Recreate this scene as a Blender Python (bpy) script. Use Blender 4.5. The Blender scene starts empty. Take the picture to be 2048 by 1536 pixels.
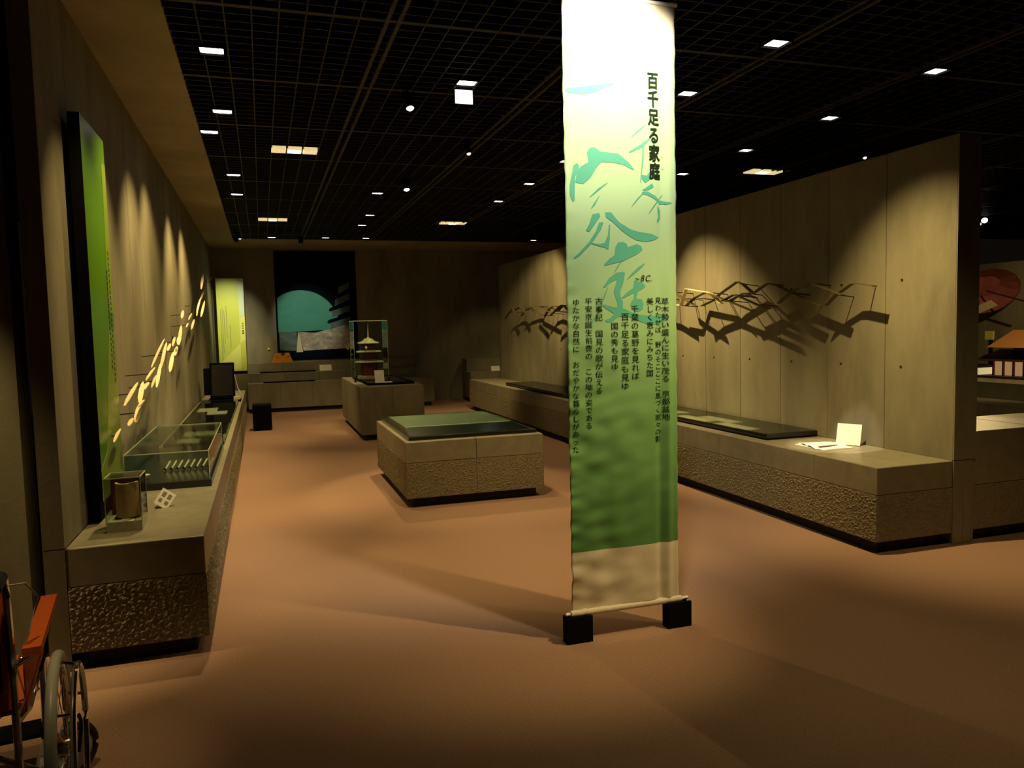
import bpy, bmesh, math, random
from mathutils import Vector, Matrix, noise
from mathutils.geometry import tessellate_polygon
random.seed(7)
scene = bpy.context.scene
COL = scene.collection
R = math.radians

# ------------------------------------------------------------------ camera
cam_d = bpy.data.cameras.new('camera'); cam = bpy.data.objects.new('camera', cam_d); COL.objects.link(cam)
cam_d.sensor_fit = 'HORIZONTAL'; cam_d.sensor_width = 36.0; cam_d.lens = 36.0 * 1535.6 / 2048.0
cam_d.clip_start = 0.05; cam_d.clip_end = 100
yaw, pitch, roll = 0.313048, -0.0726227, -0.0235504
fw = Vector((math.sin(yaw)*math.cos(pitch), math.cos(yaw)*math.cos(pitch), math.sin(pitch)))
rt = Vector((math.cos(yaw), -math.sin(yaw), 0)); up = rt.cross(fw)
rt, up = rt*math.cos(roll)+up*math.sin(roll), -rt*math.sin(roll)+up*math.cos(roll)
mw = Matrix((rt, up, -fw)).transposed().to_4x4(); mw.translation = (0, 0, 1.6)
cam.matrix_world = mw
scene.camera = cam

# ------------------------------------------------------------------ world and exposure
world = bpy.data.worlds.new('dim_hall'); scene.world = world; world.use_nodes = True
bg = world.node_tree.nodes['Background']; bg.inputs[0].default_value = (1.0, 0.75, 0.5, 1); bg.inputs[1].default_value = 0.0035
vs = scene.view_settings; vs.view_transform = 'Standard'; vs.look = 'None'; vs.gamma = 1.0; vs.use_curve_mapping = False
vs.exposure = 0.0
WARM = (1.0, 0.72, 0.29)
K_LIGHT = 0.85

# ------------------------------------------------------------------ materials
def mat(name, col, rough=0.6, metal=0.0, emit=None, estr=0.0, spec=0.5, alpha=None):
    m = bpy.data.materials.new(name); m.use_nodes = True
    b = m.node_tree.nodes['Principled BSDF']
    b.inputs['Base Color'].default_value = (*col, 1); b.inputs['Roughness'].default_value = rough
    b.inputs['Metallic'].default_value = metal; b.inputs['Specular IOR Level'].default_value = spec
    if emit: b.inputs['Emission Color'].default_value = (*emit, 1); b.inputs['Emission Strength'].default_value = estr
    return m
def noisy(name, stops, scale=(3, 3, 3), nscale=1.0, detail=6, rough=0.7, bump=0.0, bscale=60.0, bdist=0.01, metal=0.0, spec=0.4):
    m = mat(name, (0.5, 0.5, 0.5), rough, metal, spec=spec); nt = m.node_tree; n = nt.nodes; l = nt.links
    b = n['Principled BSDF']
    tc = n.new('ShaderNodeTexCoord'); mp = n.new('ShaderNodeMapping'); mp.inputs['Scale'].default_value = scale
    geo = n.new('ShaderNodeNewGeometry')
    l.new(geo.outputs['Position'], mp.inputs['Vector'])
    nz = n.new('ShaderNodeTexNoise'); nz.inputs['Scale'].default_value = nscale; nz.inputs['Detail'].default_value = detail; nz.inputs['Roughness'].default_value = 0.65
    l.new(mp.outputs[0], nz.inputs['Vector'])
    cr = n.new('ShaderNodeValToRGB'); l.new(nz.outputs[0], cr.inputs[0])
    e = cr.color_ramp.elements; e[0].position = stops[0][0]; e[0].color = (*stops[0][1], 1); e[1].position = stops[-1][0]; e[1].color = (*stops[-1][1], 1)
    for p, c in stops[1:-1]:
        x = e.new(p); x.color = (*c, 1)
    l.new(cr.outputs[0], b.inputs['Base Color'])
    if bump:
        nb = n.new('ShaderNodeTexNoise'); nb.inputs['Scale'].default_value = bscale; nb.inputs['Detail'].default_value = 4
        l.new(geo.outputs['Position'], nb.inputs['Vector'])
        bp = n.new('ShaderNodeBump'); bp.inputs['Strength'].default_value = bump; bp.inputs['Distance'].default_value = bdist
        l.new(nb.outputs[0], bp.inputs['Height']); l.new(bp.outputs[0], b.inputs['Normal'])
    return m
def glass_mat(name, tint=(0.92, 0.97, 0.93), refl=0.10, rough=0.02):
    m = bpy.data.materials.new(name); m.use_nodes = True; n = m.node_tree.nodes; l = m.node_tree.links
    n.remove(n['Principled BSDF']); out = n['Material Output']
    tr = n.new('ShaderNodeBsdfTransparent'); tr.inputs[0].default_value = (*tint, 1)
    gl = n.new('ShaderNodeBsdfGlossy'); gl.inputs['Roughness'].default_value = rough
    lw = n.new('ShaderNodeLayerWeight'); lw.inputs[0].default_value = refl + 0.25
    mu = n.new('ShaderNodeMath'); mu.operation = 'MULTIPLY'; mu.inputs[1].default_value = 0.6
    l.new(lw.outputs['Fresnel'], mu.inputs[0])
    mx = n.new('ShaderNodeMixShader'); l.new(mu.outputs[0], mx.inputs[0]); l.new(tr.outputs[0], mx.inputs[1]); l.new(gl.outputs[0], mx.inputs[2])
    l.new(mx.outputs[0], out.inputs[0])
    return m
M = {}
M['concrete'] = noisy('concrete', [(0.25, (0.125, 0.112, 0.072)), (0.5, (0.20, 0.182, 0.118)), (0.75, (0.26, 0.235, 0.155))], scale=(1.6, 1.6, 0.5), nscale=1.6, rough=0.75, bump=0.15, bscale=45, bdist=0.004)
M['concrete_top'] = noisy('concrete_top', [(0.3, (0.20, 0.18, 0.125)), (0.7, (0.27, 0.245, 0.17))], nscale=3, rough=0.42, bump=0.05, bscale=90, bdist=0.002)
M['soffit'] = noisy('soffit_concrete', [(0.3, (0.26, 0.22, 0.13)), (0.7, (0.40, 0.34, 0.22))], scale=(1, 0.8, 1), nscale=1.4, rough=0.8)
M['rough'] = noisy('bush_hammered_concrete', [(0.3, (0.16, 0.135, 0.08)), (0.7, (0.27, 0.235, 0.15))], nscale=18, rough=0.75, bump=0.5, bscale=70, bdist=0.012)
M['carpet'] = noisy('carpet', [(0.3, (0.26, 0.155, 0.11)), (0.7, (0.38, 0.235, 0.17))], nscale=35, detail=8, rough=0.95, bump=0.35, bscale=260, bdist=0.006, spec=0.1)
M['black'] = mat('black_paint', (0.004, 0.004, 0.005), 0.85, spec=0.06)
M['kick'] = mat('dark_toe_kick', (0.015, 0.012, 0.01), 0.8)
M['gloss_black'] = mat('gloss_black', (0.012, 0.012, 0.013), 0.18)
M['slat'] = mat('ceiling_slat_dark', (0.005, 0.0052, 0.006), 0.55)
M['channel'] = mat('ceiling_channel', (0.024, 0.022, 0.018), 0.6)
M['plenum'] = mat('plenum_black', (0.004, 0.004, 0.005), 0.9)
M['lamp'] = mat('lamp_glow', (1, 1, 1), 0.5, emit=(1.0, 0.93, 0.78), estr=6.0)
M['lamp_dim'] = mat('lamp_glow_dim', (1, 0.9, 0.6), 0.5, emit=(1.0, 0.78, 0.36), estr=0.75)
M['baked_plate'] = mat('plate_baked_light', (1, 1, 1), 0.5, emit=(1.0, 0.9, 0.74), estr=2.2)
M['glass'] = glass_mat('case_glass')
M['dark_glass'] = glass_mat('lid_glass', (0.55, 0.68, 0.58), 0.2)
M['glass_edge'] = mat('glass_edge', (0.45, 0.52, 0.35), 0.25)
M['paper'] = noisy('white_card', [(0.3, (0.78, 0.75, 0.68)), (0.7, (0.85, 0.82, 0.75))], nscale=9, rough=0.6)
M['old_paper'] = noisy('old_paper', [(0.3, (0.55, 0.52, 0.40)), (0.7, (0.78, 0.74, 0.58))], nscale=14, rough=0.8)
M['ink'] = mat('ink_black', (0.02, 0.025, 0.02), 0.8)
M['grey_ink'] = mat('ink_grey', (0.22, 0.2, 0.15), 0.8)
M['gold'] = noisy('gold_leaf', [(0.3, (0.92, 0.72, 0.40)), (0.7, (1.0, 0.90, 0.62))], nscale=8, rough=0.4, metal=0.25)
M['bronze'] = noisy('bronze_strip', [(0.3, (0.09, 0.065, 0.025)), (0.7, (0.16, 0.12, 0.045))], nscale=10, rough=0.45, metal=0.35)
M['terracotta'] = noisy('clay_tile', [(0.3, (0.42, 0.27, 0.16)), (0.7, (0.56, 0.37, 0.23))], nscale=20, rough=0.8, bump=0.2, bscale=120)
M['clay_pale'] = mat('clay_tile_edge', (0.6, 0.46, 0.3), 0.8)
M['chrome'] = mat('chrome', (0.8, 0.8, 0.78), 0.12, 1.0)
M['grey_tyre'] = mat('grey_tyre', (0.55, 0.54, 0.50), 0.35)
M['black_rubber'] = mat('black_rubber', (0.015, 0.015, 0.016), 0.6)
M['orange'] = noisy('orange_vinyl', [(0.3, (0.82, 0.14, 0.015)), (0.7, (0.92, 0.18, 0.025))], nscale=12, rough=0.5)
M['red_lacquer'] = mat('red_lacquer', (0.30, 0.025, 0.015), 0.5)
M['roof_pale'] = noisy('model_roof', [(0.3, (0.42, 0.38, 0.26)), (0.7, (0.62, 0.57, 0.42))], nscale=30, rough=0.6)
M['dark_wood'] = mat('dark_wood', (0.05, 0.02, 0.012), 0.55)
M['cream'] = mat('cream_plaster', (0.75, 0.62, 0.42), 0.7)
M['yellow'] = mat('yellow_tag', (0.75, 0.68, 0.12), 0.6)

# ------------------------------------------------------------------ mesh helpers
class MB:
    def __init__(s): s.v = []; s.f = []
    def add(s, vs_, fs_):
        o = len(s.v); s.v += [tuple(v) for v in vs_]; s.f += [tuple(i+o for i in f) for f in fs_]; return s
    def box(s, x0, x1, y0, y1, z0, z1, m=None):
        vs_ = [Vector((x, y, z)) for z in (z0, z1) for y in (y0, y1) for x in (x0, x1)]
        if m is not None: vs_ = [m @ v for v in vs_]
        return s.add(vs_, [(0, 2, 3, 1), (4, 5, 7, 6), (0, 1, 5, 4), (2, 6, 7, 3), (0, 4, 6, 2), (1, 3, 7, 5)])
    def tube(s, pts, r, n=8, closed=False):
        P = [Vector(p) for p in pts]; k = len(P); rs = r if isinstance(r, (list, tuple)) else [r]*k
        vs_ = []; fs_ = []
        for i, p in enumerate(P):
            d = (P[(i+1) % k]-P[i-1]) if closed else (P[min(i+1, k-1)]-P[max(i-1, 0)])
            d.normalize(); a = d.cross(Vector((0, 0, 1)))
            if a.length < 0.05: a = d.cross(Vector((0, 1, 0)))
            a.normalize(); b = d.cross(a)
            for j in range(n):
                t = 2*math.pi*j/n; vs_.append(p+(a*math.cos(t)+b*math.sin(t))*rs[i])
        for i in range(k if closed else k-1):
            i2 = (i+1) % k
            for j in range(n): fs_.append((i*n+j, i*n+(j+1) % n, i2*n+(j+1) % n, i2*n+j))
        if not closed: fs_ += [tuple(range(n))[::-1], tuple(range((k-1)*n, k*n))]
        return s.add(vs_, fs_)
    def lathe(s, c, prof, n=24, m=None, square=False):
        vs_ = []; fs_ = []
        for r, z in prof:
            for j in range(n):
                t = 2*math.pi*j/n; v = Vector((r*math.cos(t), r*math.sin(t), z))
                vs_.append((m @ v if m is not None else v)+Vector(c))
        for i in range(len(prof)-1):
            for j in range(n): fs_.append((i*n+j, i*n+(j+1) % n, (i+1)*n+(j+1) % n, (i+1)*n+j))
        fs_ += [tuple(range(n))[::-1], tuple(range((len(prof)-1)*n, len(prof)*n))]
        return s.add(vs_, fs_)
    def torus(s, c, R_, r, axis='X', n=36, k=8, m=None):
        pts = []
        for i in range(n):
            t = 2*math.pi*i/n; u, w = R_*math.cos(t), R_*math.sin(t)
            v = Vector((0, u, w)) if axis == 'X' else Vector((u, 0, w)) if axis == 'Y' else Vector((u, w, 0))
            pts.append((m @ v if m is not None else v)+Vector(c))
        return s.tube(pts, r, k, True)
    def prism(s, poly, axis, a0, a1):
        """extrude a 2-D outline along an axis: X -> (y,z), Y -> (x,z), Z -> (x,y)"""
        n = len(poly)
        mk = {'X': lambda p, a: (a, p[0], p[1]), 'Y': lambda p, a: (p[0], a, p[1]), 'Z': lambda p, a: (p[0], p[1], a)}[axis]
        tris = tessellate_polygon([[Vector((*p, 0)) for p in poly]])
        vs_ = [mk(p, a0) for p in poly]+[mk(p, a1) for p in poly]
        fs_ = [tuple(t) for t in tris]+[tuple(i+n for i in t[::-1]) for t in tris]
        fs_ += [(i, (i+1) % n, n+(i+1) % n, n+i) for i in range(n)]
        return s.add(vs_, fs_)
    def mesh(s, name, off=(0, 0, 0), smooth=False):
        me = bpy.data.meshes.new(name); o = Vector(off)
        me.from_pydata([Vector(v)-o for v in s.v], [], s.f); 
        bm = bmesh.new(); bm.from_mesh(me); bmesh.ops.recalc_face_normals(bm, faces=bm.faces); bm.to_mesh(me); bm.free()
        if smooth:
            for p in me.polygons: p.use_smooth = True
            me.set_sharp_from_angle(angle=R(40))
        return me
    def build(s, name, m, parent=None, smooth=False, local=False):
        off = (0, 0, 0)
        if parent is not None and not local: off = world_loc(parent)
        me = s.mesh(name, off, smooth); me.materials.append(M[m] if isinstance(m, str) else m)
        o = bpy.data.objects.new(name, me); COL.objects.link(o)
        if parent is not None: o.parent = parent
        return o
def world_loc(o):
    v = Vector(o.location)
    while o.parent: o = o.parent; v += o.location
    return v
def tag(o, label=None, cat=None, group=None, kind=None):
    if label: o['label'] = label
    if cat: o['category'] = cat
    if group: o['group'] = group
    if kind: o['kind'] = kind
    return o
def thing(name, label, cat, loc=(0, 0, 0), rz=0.0, group=None):
    o = bpy.data.objects.new(name, None); o.empty_display_size = 0.1; COL.objects.link(o)
    o.location = loc; o.rotation_euler = (0, 0, rz); return tag(o, label, cat, group)
def place(name, me, loc, parent=None, rz=0.0):
    o = bpy.data.objects.new(name, me); COL.objects.link(o); o.parent = parent
    p = world_loc(parent) if parent is not None else Vector((0, 0, 0))
    o.location = Vector(loc)-p; o.rotation_euler = (0, 0, rz); return o
def copy_tree(o, parent=None):
    c = o.copy(); COL.objects.link(c); c.parent = parent
    for ch in [x for x in bpy.data.objects if x.parent == o]: copy_tree(ch, c)
    return c
def spot(loc, aim, power, angle, blend=0.5, col=WARM, size=0.04, parent=None):
    d = bpy.data.lights.new('lamp', 'SPOT'); d.energy = power*K_LIGHT; d.color = col; d.spot_size = R(angle); d.spot_blend = blend; d.shadow_soft_size = size
    o = bpy.data.objects.new('lamp', d); COL.objects.link(o)
    q = (Vector(aim)-Vector(loc)).to_track_quat('-Z', 'Y')
    o.rotation_euler = q.to_euler(); o.parent = parent
    o.location = Vector(loc)-(world_loc(parent) if parent is not None else Vector((0, 0, 0)))
    return o

# ------------------------------------------------------------------ floor, ceiling
f = MB().box(-5, 24, -3, 19, -0.1, 0.0).build('floor', 'carpet'); tag(f, kind='structure')
ZC = 3.40
ceil = MB().box(-5, 24, -3, 19, 4.1, 4.2).build('ceiling', 'plenum'); tag(ceil, kind='structure')
PX, PY = 1.28, 1.275
chx = [0.815+PX*k for k in range(0, 10)]
chy = [4.61+PY*k for k in range(-3, 9)]
X0, X1, Y0, Y1 = -0.44, 13.2, 0.6, 15.55
me_c = MB().box(-0.03, 0.03, Y0, Y1, 0.0, 0.09).mesh('channel'); me_c.materials.append(M['channel'])
me_cx = MB().box(X0, X1, -0.02, 0.02, 0.004, 0.09).mesh('cross_channel'); me_cx.materials.append(M['slat'])
for x in chx:
    for dx in (-0.028, 0.028):
        me_k = me_c
        o = place('channel', me_c, (x+dx*1.25, 0, ZC), ceil); o.scale.x = 0.4
for y in chy: place('cross_channel', me_cx, (0, y, ZC), ceil)
me_s = MB().box(-0.004, 0.004, Y0, Y1, 0.005, 0.075).mesh('slat'); me_s.materials.append(M['slat'])
me_t = MB().box(X0, X1, -0.004, 0.004, 0.006, 0.074).mesh('cross_slat'); me_t.materials.append(M['slat'])
xs = []
x = chx[0]-PX
for k in range(-1, 10):
    base = 0.815+PX*k
    for j in range(1, 8):
        xx = base+0.045+(PX-0.09)*j/8
        if X0 < xx < X1: xs.append(xx)
for xx in xs: place('slat', me_s, (xx, 0, ZC), ceil)
ys = []
for k in range(-3, 9):
    for j in range(1, 11):
        yy = 4.61+PY*k+PY*j/11
        if Y0 < yy < Y1: ys.append(yy)
for yy in ys: place('cross_slat', me_t, (0, yy, ZC), ceil)
t = MB().box(-1.2, -0.44, 0.5, 17.4, ZC, ZC+0.4).build('trim_1', 'soffit'); tag(t, kind='structure')
t = MB().box(-0.44, 13.2, 15.56, 17.4, ZC, ZC+0.4).build('trim_2', 'soffit'); tag(t, kind='structure')

# ------------------------------------------------------------------ walls
def wall_panels(root, xface, sign, y0, pitch, n, z0, z1, th=0.03, gap=0.006):
    me = MB().box(0 if sign > 0 else -th, th if sign > 0 else 0, gap/2, pitch-gap/2, 0, z1-z0).mesh('panel'); me.materials.append(M['concrete'])
    for i in range(n): place('panel', me, (xface, y0+pitch*i, z0), root)
# left wall
WLX, PLH = -0.937, 0.60
wl = MB().box(-1.03, WLX-0.028, 4.082, 17.3, 0, ZC-0.001).build('wall_left', 'concrete'); tag(wl, kind='structure')
wall_panels(wl, WLX, -1, 4.08, 0.63, 21, PLH, ZC-0.002)
MB().box(-1.03, WLX, 4.078, 4.081, PLH+0.003, ZC-0.002).build('end_panel', 'concrete', wl)
MB().box(-1.03, WLX, 4.078, 4.081, 0, PLH-0.003).build('end_panel', 'concrete', wl)
wn = MB().box(-3.2, -1.145, 4.30, 4.5, 0, ZC-0.001).build('wall_near_left', 'concrete'); tag(wn, kind='structure')
# right partition
WRX = 4.57
wr = MB().box(WRX+0.028, 4.77, 4.122, 14.83, 0, 2.85).build('wall_right', 'concrete'); tag(wr, kind='structure')
wall_panels(wr, WRX, 1, 4.12, 0.63, 17, PLH, 2.85)
MB().box(WRX, 4.655, 4.112, 4.121, 0, PLH-0.003).build('end_panel', 'concrete', wr)
MB().box(4.659, 4.735, 4.112, 4.121, 0, PLH-0.003).build('end_panel', 'concrete', wr)
MB().box(WRX, 4.77, 4.112, 4.121, PLH+0.003, 2.85).build('end_panel', 'concrete', wr)
me_h = MB().lathe((0, 0, 0), [(0.011, 0), (0.011, 0.003), (0.007, 0.0035), (0.006, 0.001)], 10, Matrix.Rotation(R(-90), 3, 'Y')).mesh('tie_hole'); me_h.materials.append(M['kick'])
for i in range(17):
    for z in (1.24, 1.89): place('tie_hole', me_h, (WRX, 4.12+0.63*(i+0.75), z), wr)
wb = MB().box(-1.2, 13.2, 17.2, 17.4, 0, ZC+0.3).build('wall_back', 'concrete'); tag(wb, kind='structure')
wg = MB().box(10.5, 10.7, 3.0, 17.2, 0, 2.4).build('wall_gallery', 'concrete'); tag(wg, kind='structure')
wall_panels(wg, 10.5, -1, 3.0, 0.63, 20, 0.0, 2.4)

# ------------------------------------------------------------------ plinths
def rough_mesh(w, h, seed):
    """one bush-hammered slab, face towards -Y, origin at lower left back"""
    nx, nz = max(8, int(w/0.008)), max(8, int(h/0.008))
    b = MB(); vs_ = []; fs_ = []
    for j in range(nz+1):
        for i in range(nx+1):
            x, z = w*i/nx, h*j/nz
            e = min(i, nx-i, j, nz-j)
            p = Vector((x*58+seed*17.3, z*85, seed*3.1))
            d = noise.noise(p)*0.008+noise.noise(p*2.1)*0.005
            vs_.append((x, -0.012-(d if e > 0 else 0.0), z))
    for j in range(nz):
        for i in range(nx):
            a = j*(nx+1)+i; fs_.append((a, a+1, a+nx+2, a+nx+1))
    b.add(vs_, fs_); b.box(0, w, -0.0115, 0.01, 0, h)
    me = b.mesh('rough_panel'); me.materials.append(M['rough']); return me
_rc = {}
def rough(w, h, k):
    key = (round(w, 3), round(h, 3), k % 3)
    if key not in _rc: _rc[key] = rough_mesh(w, h, k % 3+key[0])
    return _rc[key]
def plinth(name, label, x0, x1, y0, y1, h, ny, nx=1, sides='WS', band=0.19, kick=0.087, smooth=False, topmat='concrete_top'):
    """stone plinth: cap blocks, rough or smooth face panels, core and toe kick"""
    r = thing(name, label, 'plinth', ((x0+x1)/2, (y0+y1)/2, 0))
    MB().box(x0+0.06, x1-0.06, y0+0.06, y1-0.06, 0, kick+0.01).build('toe_kick', 'kick', r)
    zb = h-band
    MB().box(x0+0.012, x1-0.012, y0+0.012, y1-0.012, kick, zb if not smooth else h-0.012).build('core', 'kick', r)
    g = 0.004
    dy, dx = (y1-y0)/ny, (x1-x0)/nx
    if not smooth:
        for i in range(ny):
            for j in range(nx):
                b = MB().box(x0+dx*j+(g/2 if j else 0), x0+dx*(j+1)-(g/2 if j < nx-1 else 0), y0+dy*i+(g/2 if i else 0), y0+dy*(i+1)-(g/2 if i < ny-1 else 0), zb, h)
                cb_ = b.build('cap_block', topmat, r); bv = cb_.modifiers.new('edge', 'BEVEL'); bv.width = 0.006; bv.segments = 2
        hp = zb-kick-0.002
        for i in range(ny):
            if 'W' in sides: place('rough_panel', rough(dy-g, hp, i), (x0+0.010, y0+dy*(i+1)-g/2, kick), r, R(-90))
            if 'E' in sides: place('rough_panel', rough(dy-g, hp, i+1), (x1-0.010, y0+dy*i+g/2, kick), r, R(90))
        for j in range(nx):
            if 'S' in sides: place('rough_panel', rough(dx-g, hp, j+2), (x0+dx*j+g/2, y0+0.010, kick), r)
            if 'N' in sides: place('rough_panel', rough(dx-g, hp, j), (x0+dx*(j+1)-g/2, y1-0.010, kick), r, R(180))
    else:
        for i in range(ny):
            for j in range(nx):
                MB().box(x0+dx*j+g/2, x0+dx*(j+1)-g/2, y0+dy*i+g/2, y0+dy*(i+1)-g/2, h-0.012, h).build('top_slab', topmat, r).modifiers.new('edge', 'BEVEL').width = 0.004
            MB().box(x0, x0+0.012, y0+dy*i+g/2, y0+dy*(i+1)-g/2, kick, h-0.0125).build('side_panel', 'concrete', r)
            MB().box(x1-0.012, x1, y0+dy*i+g/2, y0+dy*(i+1)-g/2, kick, h-0.0125).build('side_panel', 'concrete', r)
        for j in range(nx):
            MB().box(x0+dx*j+g/2, x0+dx*(j+1)-g/2, y0, y0+0.0118, kick, h-0.0125).build('front_panel', 'concrete', r)
    return r
plinth('stone_plinth', 'long rough concrete plinth along the left wall carrying glass cases', WLX+0.001, -0.32, 4.08, 14.58, PLH, 17, 1, 'ES')
plinth('stone_plinth', 'long rough concrete plinth along the right partition under the zigzag ribbons', 3.91, WRX-0.001, 4.12, 14.83, PLH, 17, 1, 'WS')
plinth('display_plinth', 'square rough concrete plinth with the green map lid in mid floor', 1.18, 2.49, 6.78, 8.6, PLH, 3, 2, 'WSE')
plinth('display_plinth', 'smooth concrete plinth under the pagoda model case', 1.33, 2.27, 11.3, 14.05, 0.79, 4, 2, smooth=True)
plinth('corner_plinth', 'taller rough plinth on the far side of the right partition end', 4.775, 6.6, 4.13, 4.76, 0.793, 1, 3, 'S', band=0.385)
# tiered plinths at the back
plinth('back_plinth', 'smooth concrete plinth across the back below the teal mural', -0.31, 2.2, 16.3, 16.72, 0.60, 1, 4, smooth=True)
plinth('back_ledge', 'raised concrete ledge behind the back plinth under the mural', -0.93, 3.2, 16.73, 17.0, 0.785, 1, 6, smooth=True)
plinth('back_parapet', 'highest concrete step against the back wall below the mural', -0.30, 3.2, 17.01, 17.19, 0.985, 1, 5, smooth=True)
plinth('end_plinth', 'small plain concrete block right of the pagoda plinth', 2.75, 3.44, 16.0, 16.7, 0.62, 1, 1, smooth=True)
plinth('corner_ledge', 'stepped concrete ledge behind the far end of the right partition', 4.3, 6.4, 16.2, 16.7, 0.66, 1, 3, smooth=True)
plinth('corner_parapet', 'upper step of the ledge behind the right partition far end', 4.35, 6.4, 16.71, 17.1, 0.93, 1, 3, smooth=True)
plinth('gallery_step', 'low dark concrete step in the gallery beyond the partition', 7.93, 8.48, 4.4, 12.0, 0.60, 10, 1, smooth=True)
plinth('gallery_plinth', 'higher gallery plinth carrying the red temple model', 8.49, 10.3, 4.4, 12.0, 0.80, 10, 1, smooth=True)

# ------------------------------------------------------------------ ceiling lamps
me_house = MB()
for a in (((-0.072, -0.066), (-0.057, 0.057)), ((0.066, 0.072), (-0.057, 0.057)), ((-0.066, 0.066), (-0.057, -0.051)), ((-0.066, 0.066), (0.051, 0.057))):
    me_house.box(*a[0], *a[1], -0.012, 0.11)
me_house.box(-0.072, 0.072, -0.057, 0.057, 0.11, 0.12)
me_house = me_house.mesh('housing'); me_house.materials.append(M['black'])
me_lens = MB().lathe((0, 0, 0), [(0.02, -0.012), (0.06, -0.008), (0.0785, 0.0)], 4, Matrix.Diagonal((1.19, 0.92, 1)).to_3x3() @ Matrix.Rotation(R(45), 3, 'Z')).mesh('lens'); me_lens.materials.append(M['lamp'])
me_bulb = MB().lathe((0, 0, 0), [(0.012, -0.016), (0.030, -0.008), (0.036, 0.01), (0.02, 0.05)], 12).mesh('bulb'); me_bulb.materials.append(M['lamp'])
def downlight(x, y, label, aim=None, power=0, angle=90, blend=0.6, size=0.04, col=WARM):
    r = thing('ceiling_downlight', label, 'light', (x, y, ZC), group='square downlights in the ceiling grid')
    place('housing', me_house, (x, y, ZC), r); place('lens', me_lens, (x, y, ZC+0.004), r)
    for c in r.children: c.scale = (1.08, 1.32, 1)
    if power: spot((x, y, ZC-0.03), aim, power, angle, blend, col, size, r)
    return r
K = 1.0
DL = [
 (-0.22, 5.33, 'square downlight nearest the camera beside the left concrete soffit', (-0.95, 5.3, 0.9), 240, 80, 0.9),
 (-0.22, 6.73, 'second square downlight along the left soffit edge', (-0.95, 6.9, 1.1), 240, 80, 0.9),
 (-0.36, 7.42, 'square downlight tucked right against the left soffit edge', (-0.95, 8.0, 1.2), 176, 80, 0.9),
 (-0.22, 9.33, 'fourth square downlight going back along the left soffit', (-0.95, 9.6, 1.4), 272, 80, 0.9),
 (-0.22, 10.60, 'fifth square downlight going back along the left soffit', (-0.95, 11.2, 1.5), 304, 80, 0.9),
 (-0.35, 15.45, 'small square downlight in the far left ceiling corner', (-0.6, 16.5, 1.6), 60, 50),
 (0.26, 15.15, 'far square downlight above the mural, left one of three', (0.3, 16.6, 0.7), 60, 50),
 (1.24, 15.11, 'far square downlight above the mural, middle one of three', (1.2, 16.6, 0.7), 45, 50),
 (2.00, 15.10, 'far square downlight above the mural, right one of three', None, 0, 60),
 (5.42, 15.06, 'far square downlight above the end of the right partition', (5.0, 16.6, 0.8), 40, 60),
 (1.51, 5.57, 'large square downlight over the hanging lit plate', (1.4, 5.9, 0), 230, 72),
 (1.52, 10.20, 'square downlight above the front of the pagoda plinth', (1.7, 11.9, 0.8), 80, 60),
 (1.68, 12.13, 'square downlight above the pagoda case, nearer of two', (1.66, 12.75, 0.9), 130, 40),
 (1.70, 13.28, 'square downlight above the pagoda case, farther of two', (1.7, 14.5, 0.2), 60, 60),
 (3.25, 4.32, 'square downlight right of the banner, nearest the camera', (4.57, 4.35, 0.95), 480, 66, 1.0, 0.02),
 (3.25, 5.41, 'square downlight close to the right edge of the banner', (3.1, 5.9, 0), 130, 66),
 (3.24, 7.90, 'square downlight half hidden behind the banner left edge', (4.57, 7.0, 1.05), 680, 56, 0.9, 0.02),
 (3.27, 9.20, 'square downlight left of the banner, nearer of two', (3.1, 9.2, 0), 150, 70),
 (3.28, 10.54, 'square downlight left of the banner, farther of two', (4.57, 12.6, 1.4), 500, 56),
 (4.76, 4.50, 'square downlight above the near end of the right partition', None, 0, 60),
 (4.89, 5.75, 'square downlight over the partition top, second of the row', None, 0, 60),
 (4.90, 7.01, 'square downlight over the partition top, third of the row', None, 0, 60),
 (4.89, 8.26, 'square downlight over the partition top beside the banner', None, 0, 60),
]
DLO = [downlight(*d) for d in DL]
def triple(x, y, label, aim, power, angle):
    r = thing('triple_downlight', label, 'light', (x, y, ZC), group='three cell ceiling lights')
    for k, dx in enumerate((-0.15, 0, 0.15)):
        b = MB().box(x+dx-0.068, x+dx+0.068, y-0.085, y+0.085, ZC-0.006, ZC+0.10); b.build('cell', 'lamp_dim', r)
    MB().box(x-0.055, x+0.055, y-0.05, y+0.05, ZC-0.012, ZC-0.006).build('lens', 'lamp', r)
    spot((x, y, ZC-0.05), aim, power, angle, 0.7, WARM, 0.06, r)
triple(0.39, 8.03, 'three cell light above the left aisle, nearer one', (0.35, 8.6, 0), 330, 82)
triple(0.25, 12.90, 'three cell light above the left aisle, far one', (0.5, 13.6, 0), 260, 90)
triple(3.18, 12.89, 'three cell light above the far right aisle', (3.1, 13.5, 0), 200, 80)
triple(5.83, 8.00, 'three cell light behind the right partition top', (6.4, 7.0, 0), 60, 90)
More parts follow.
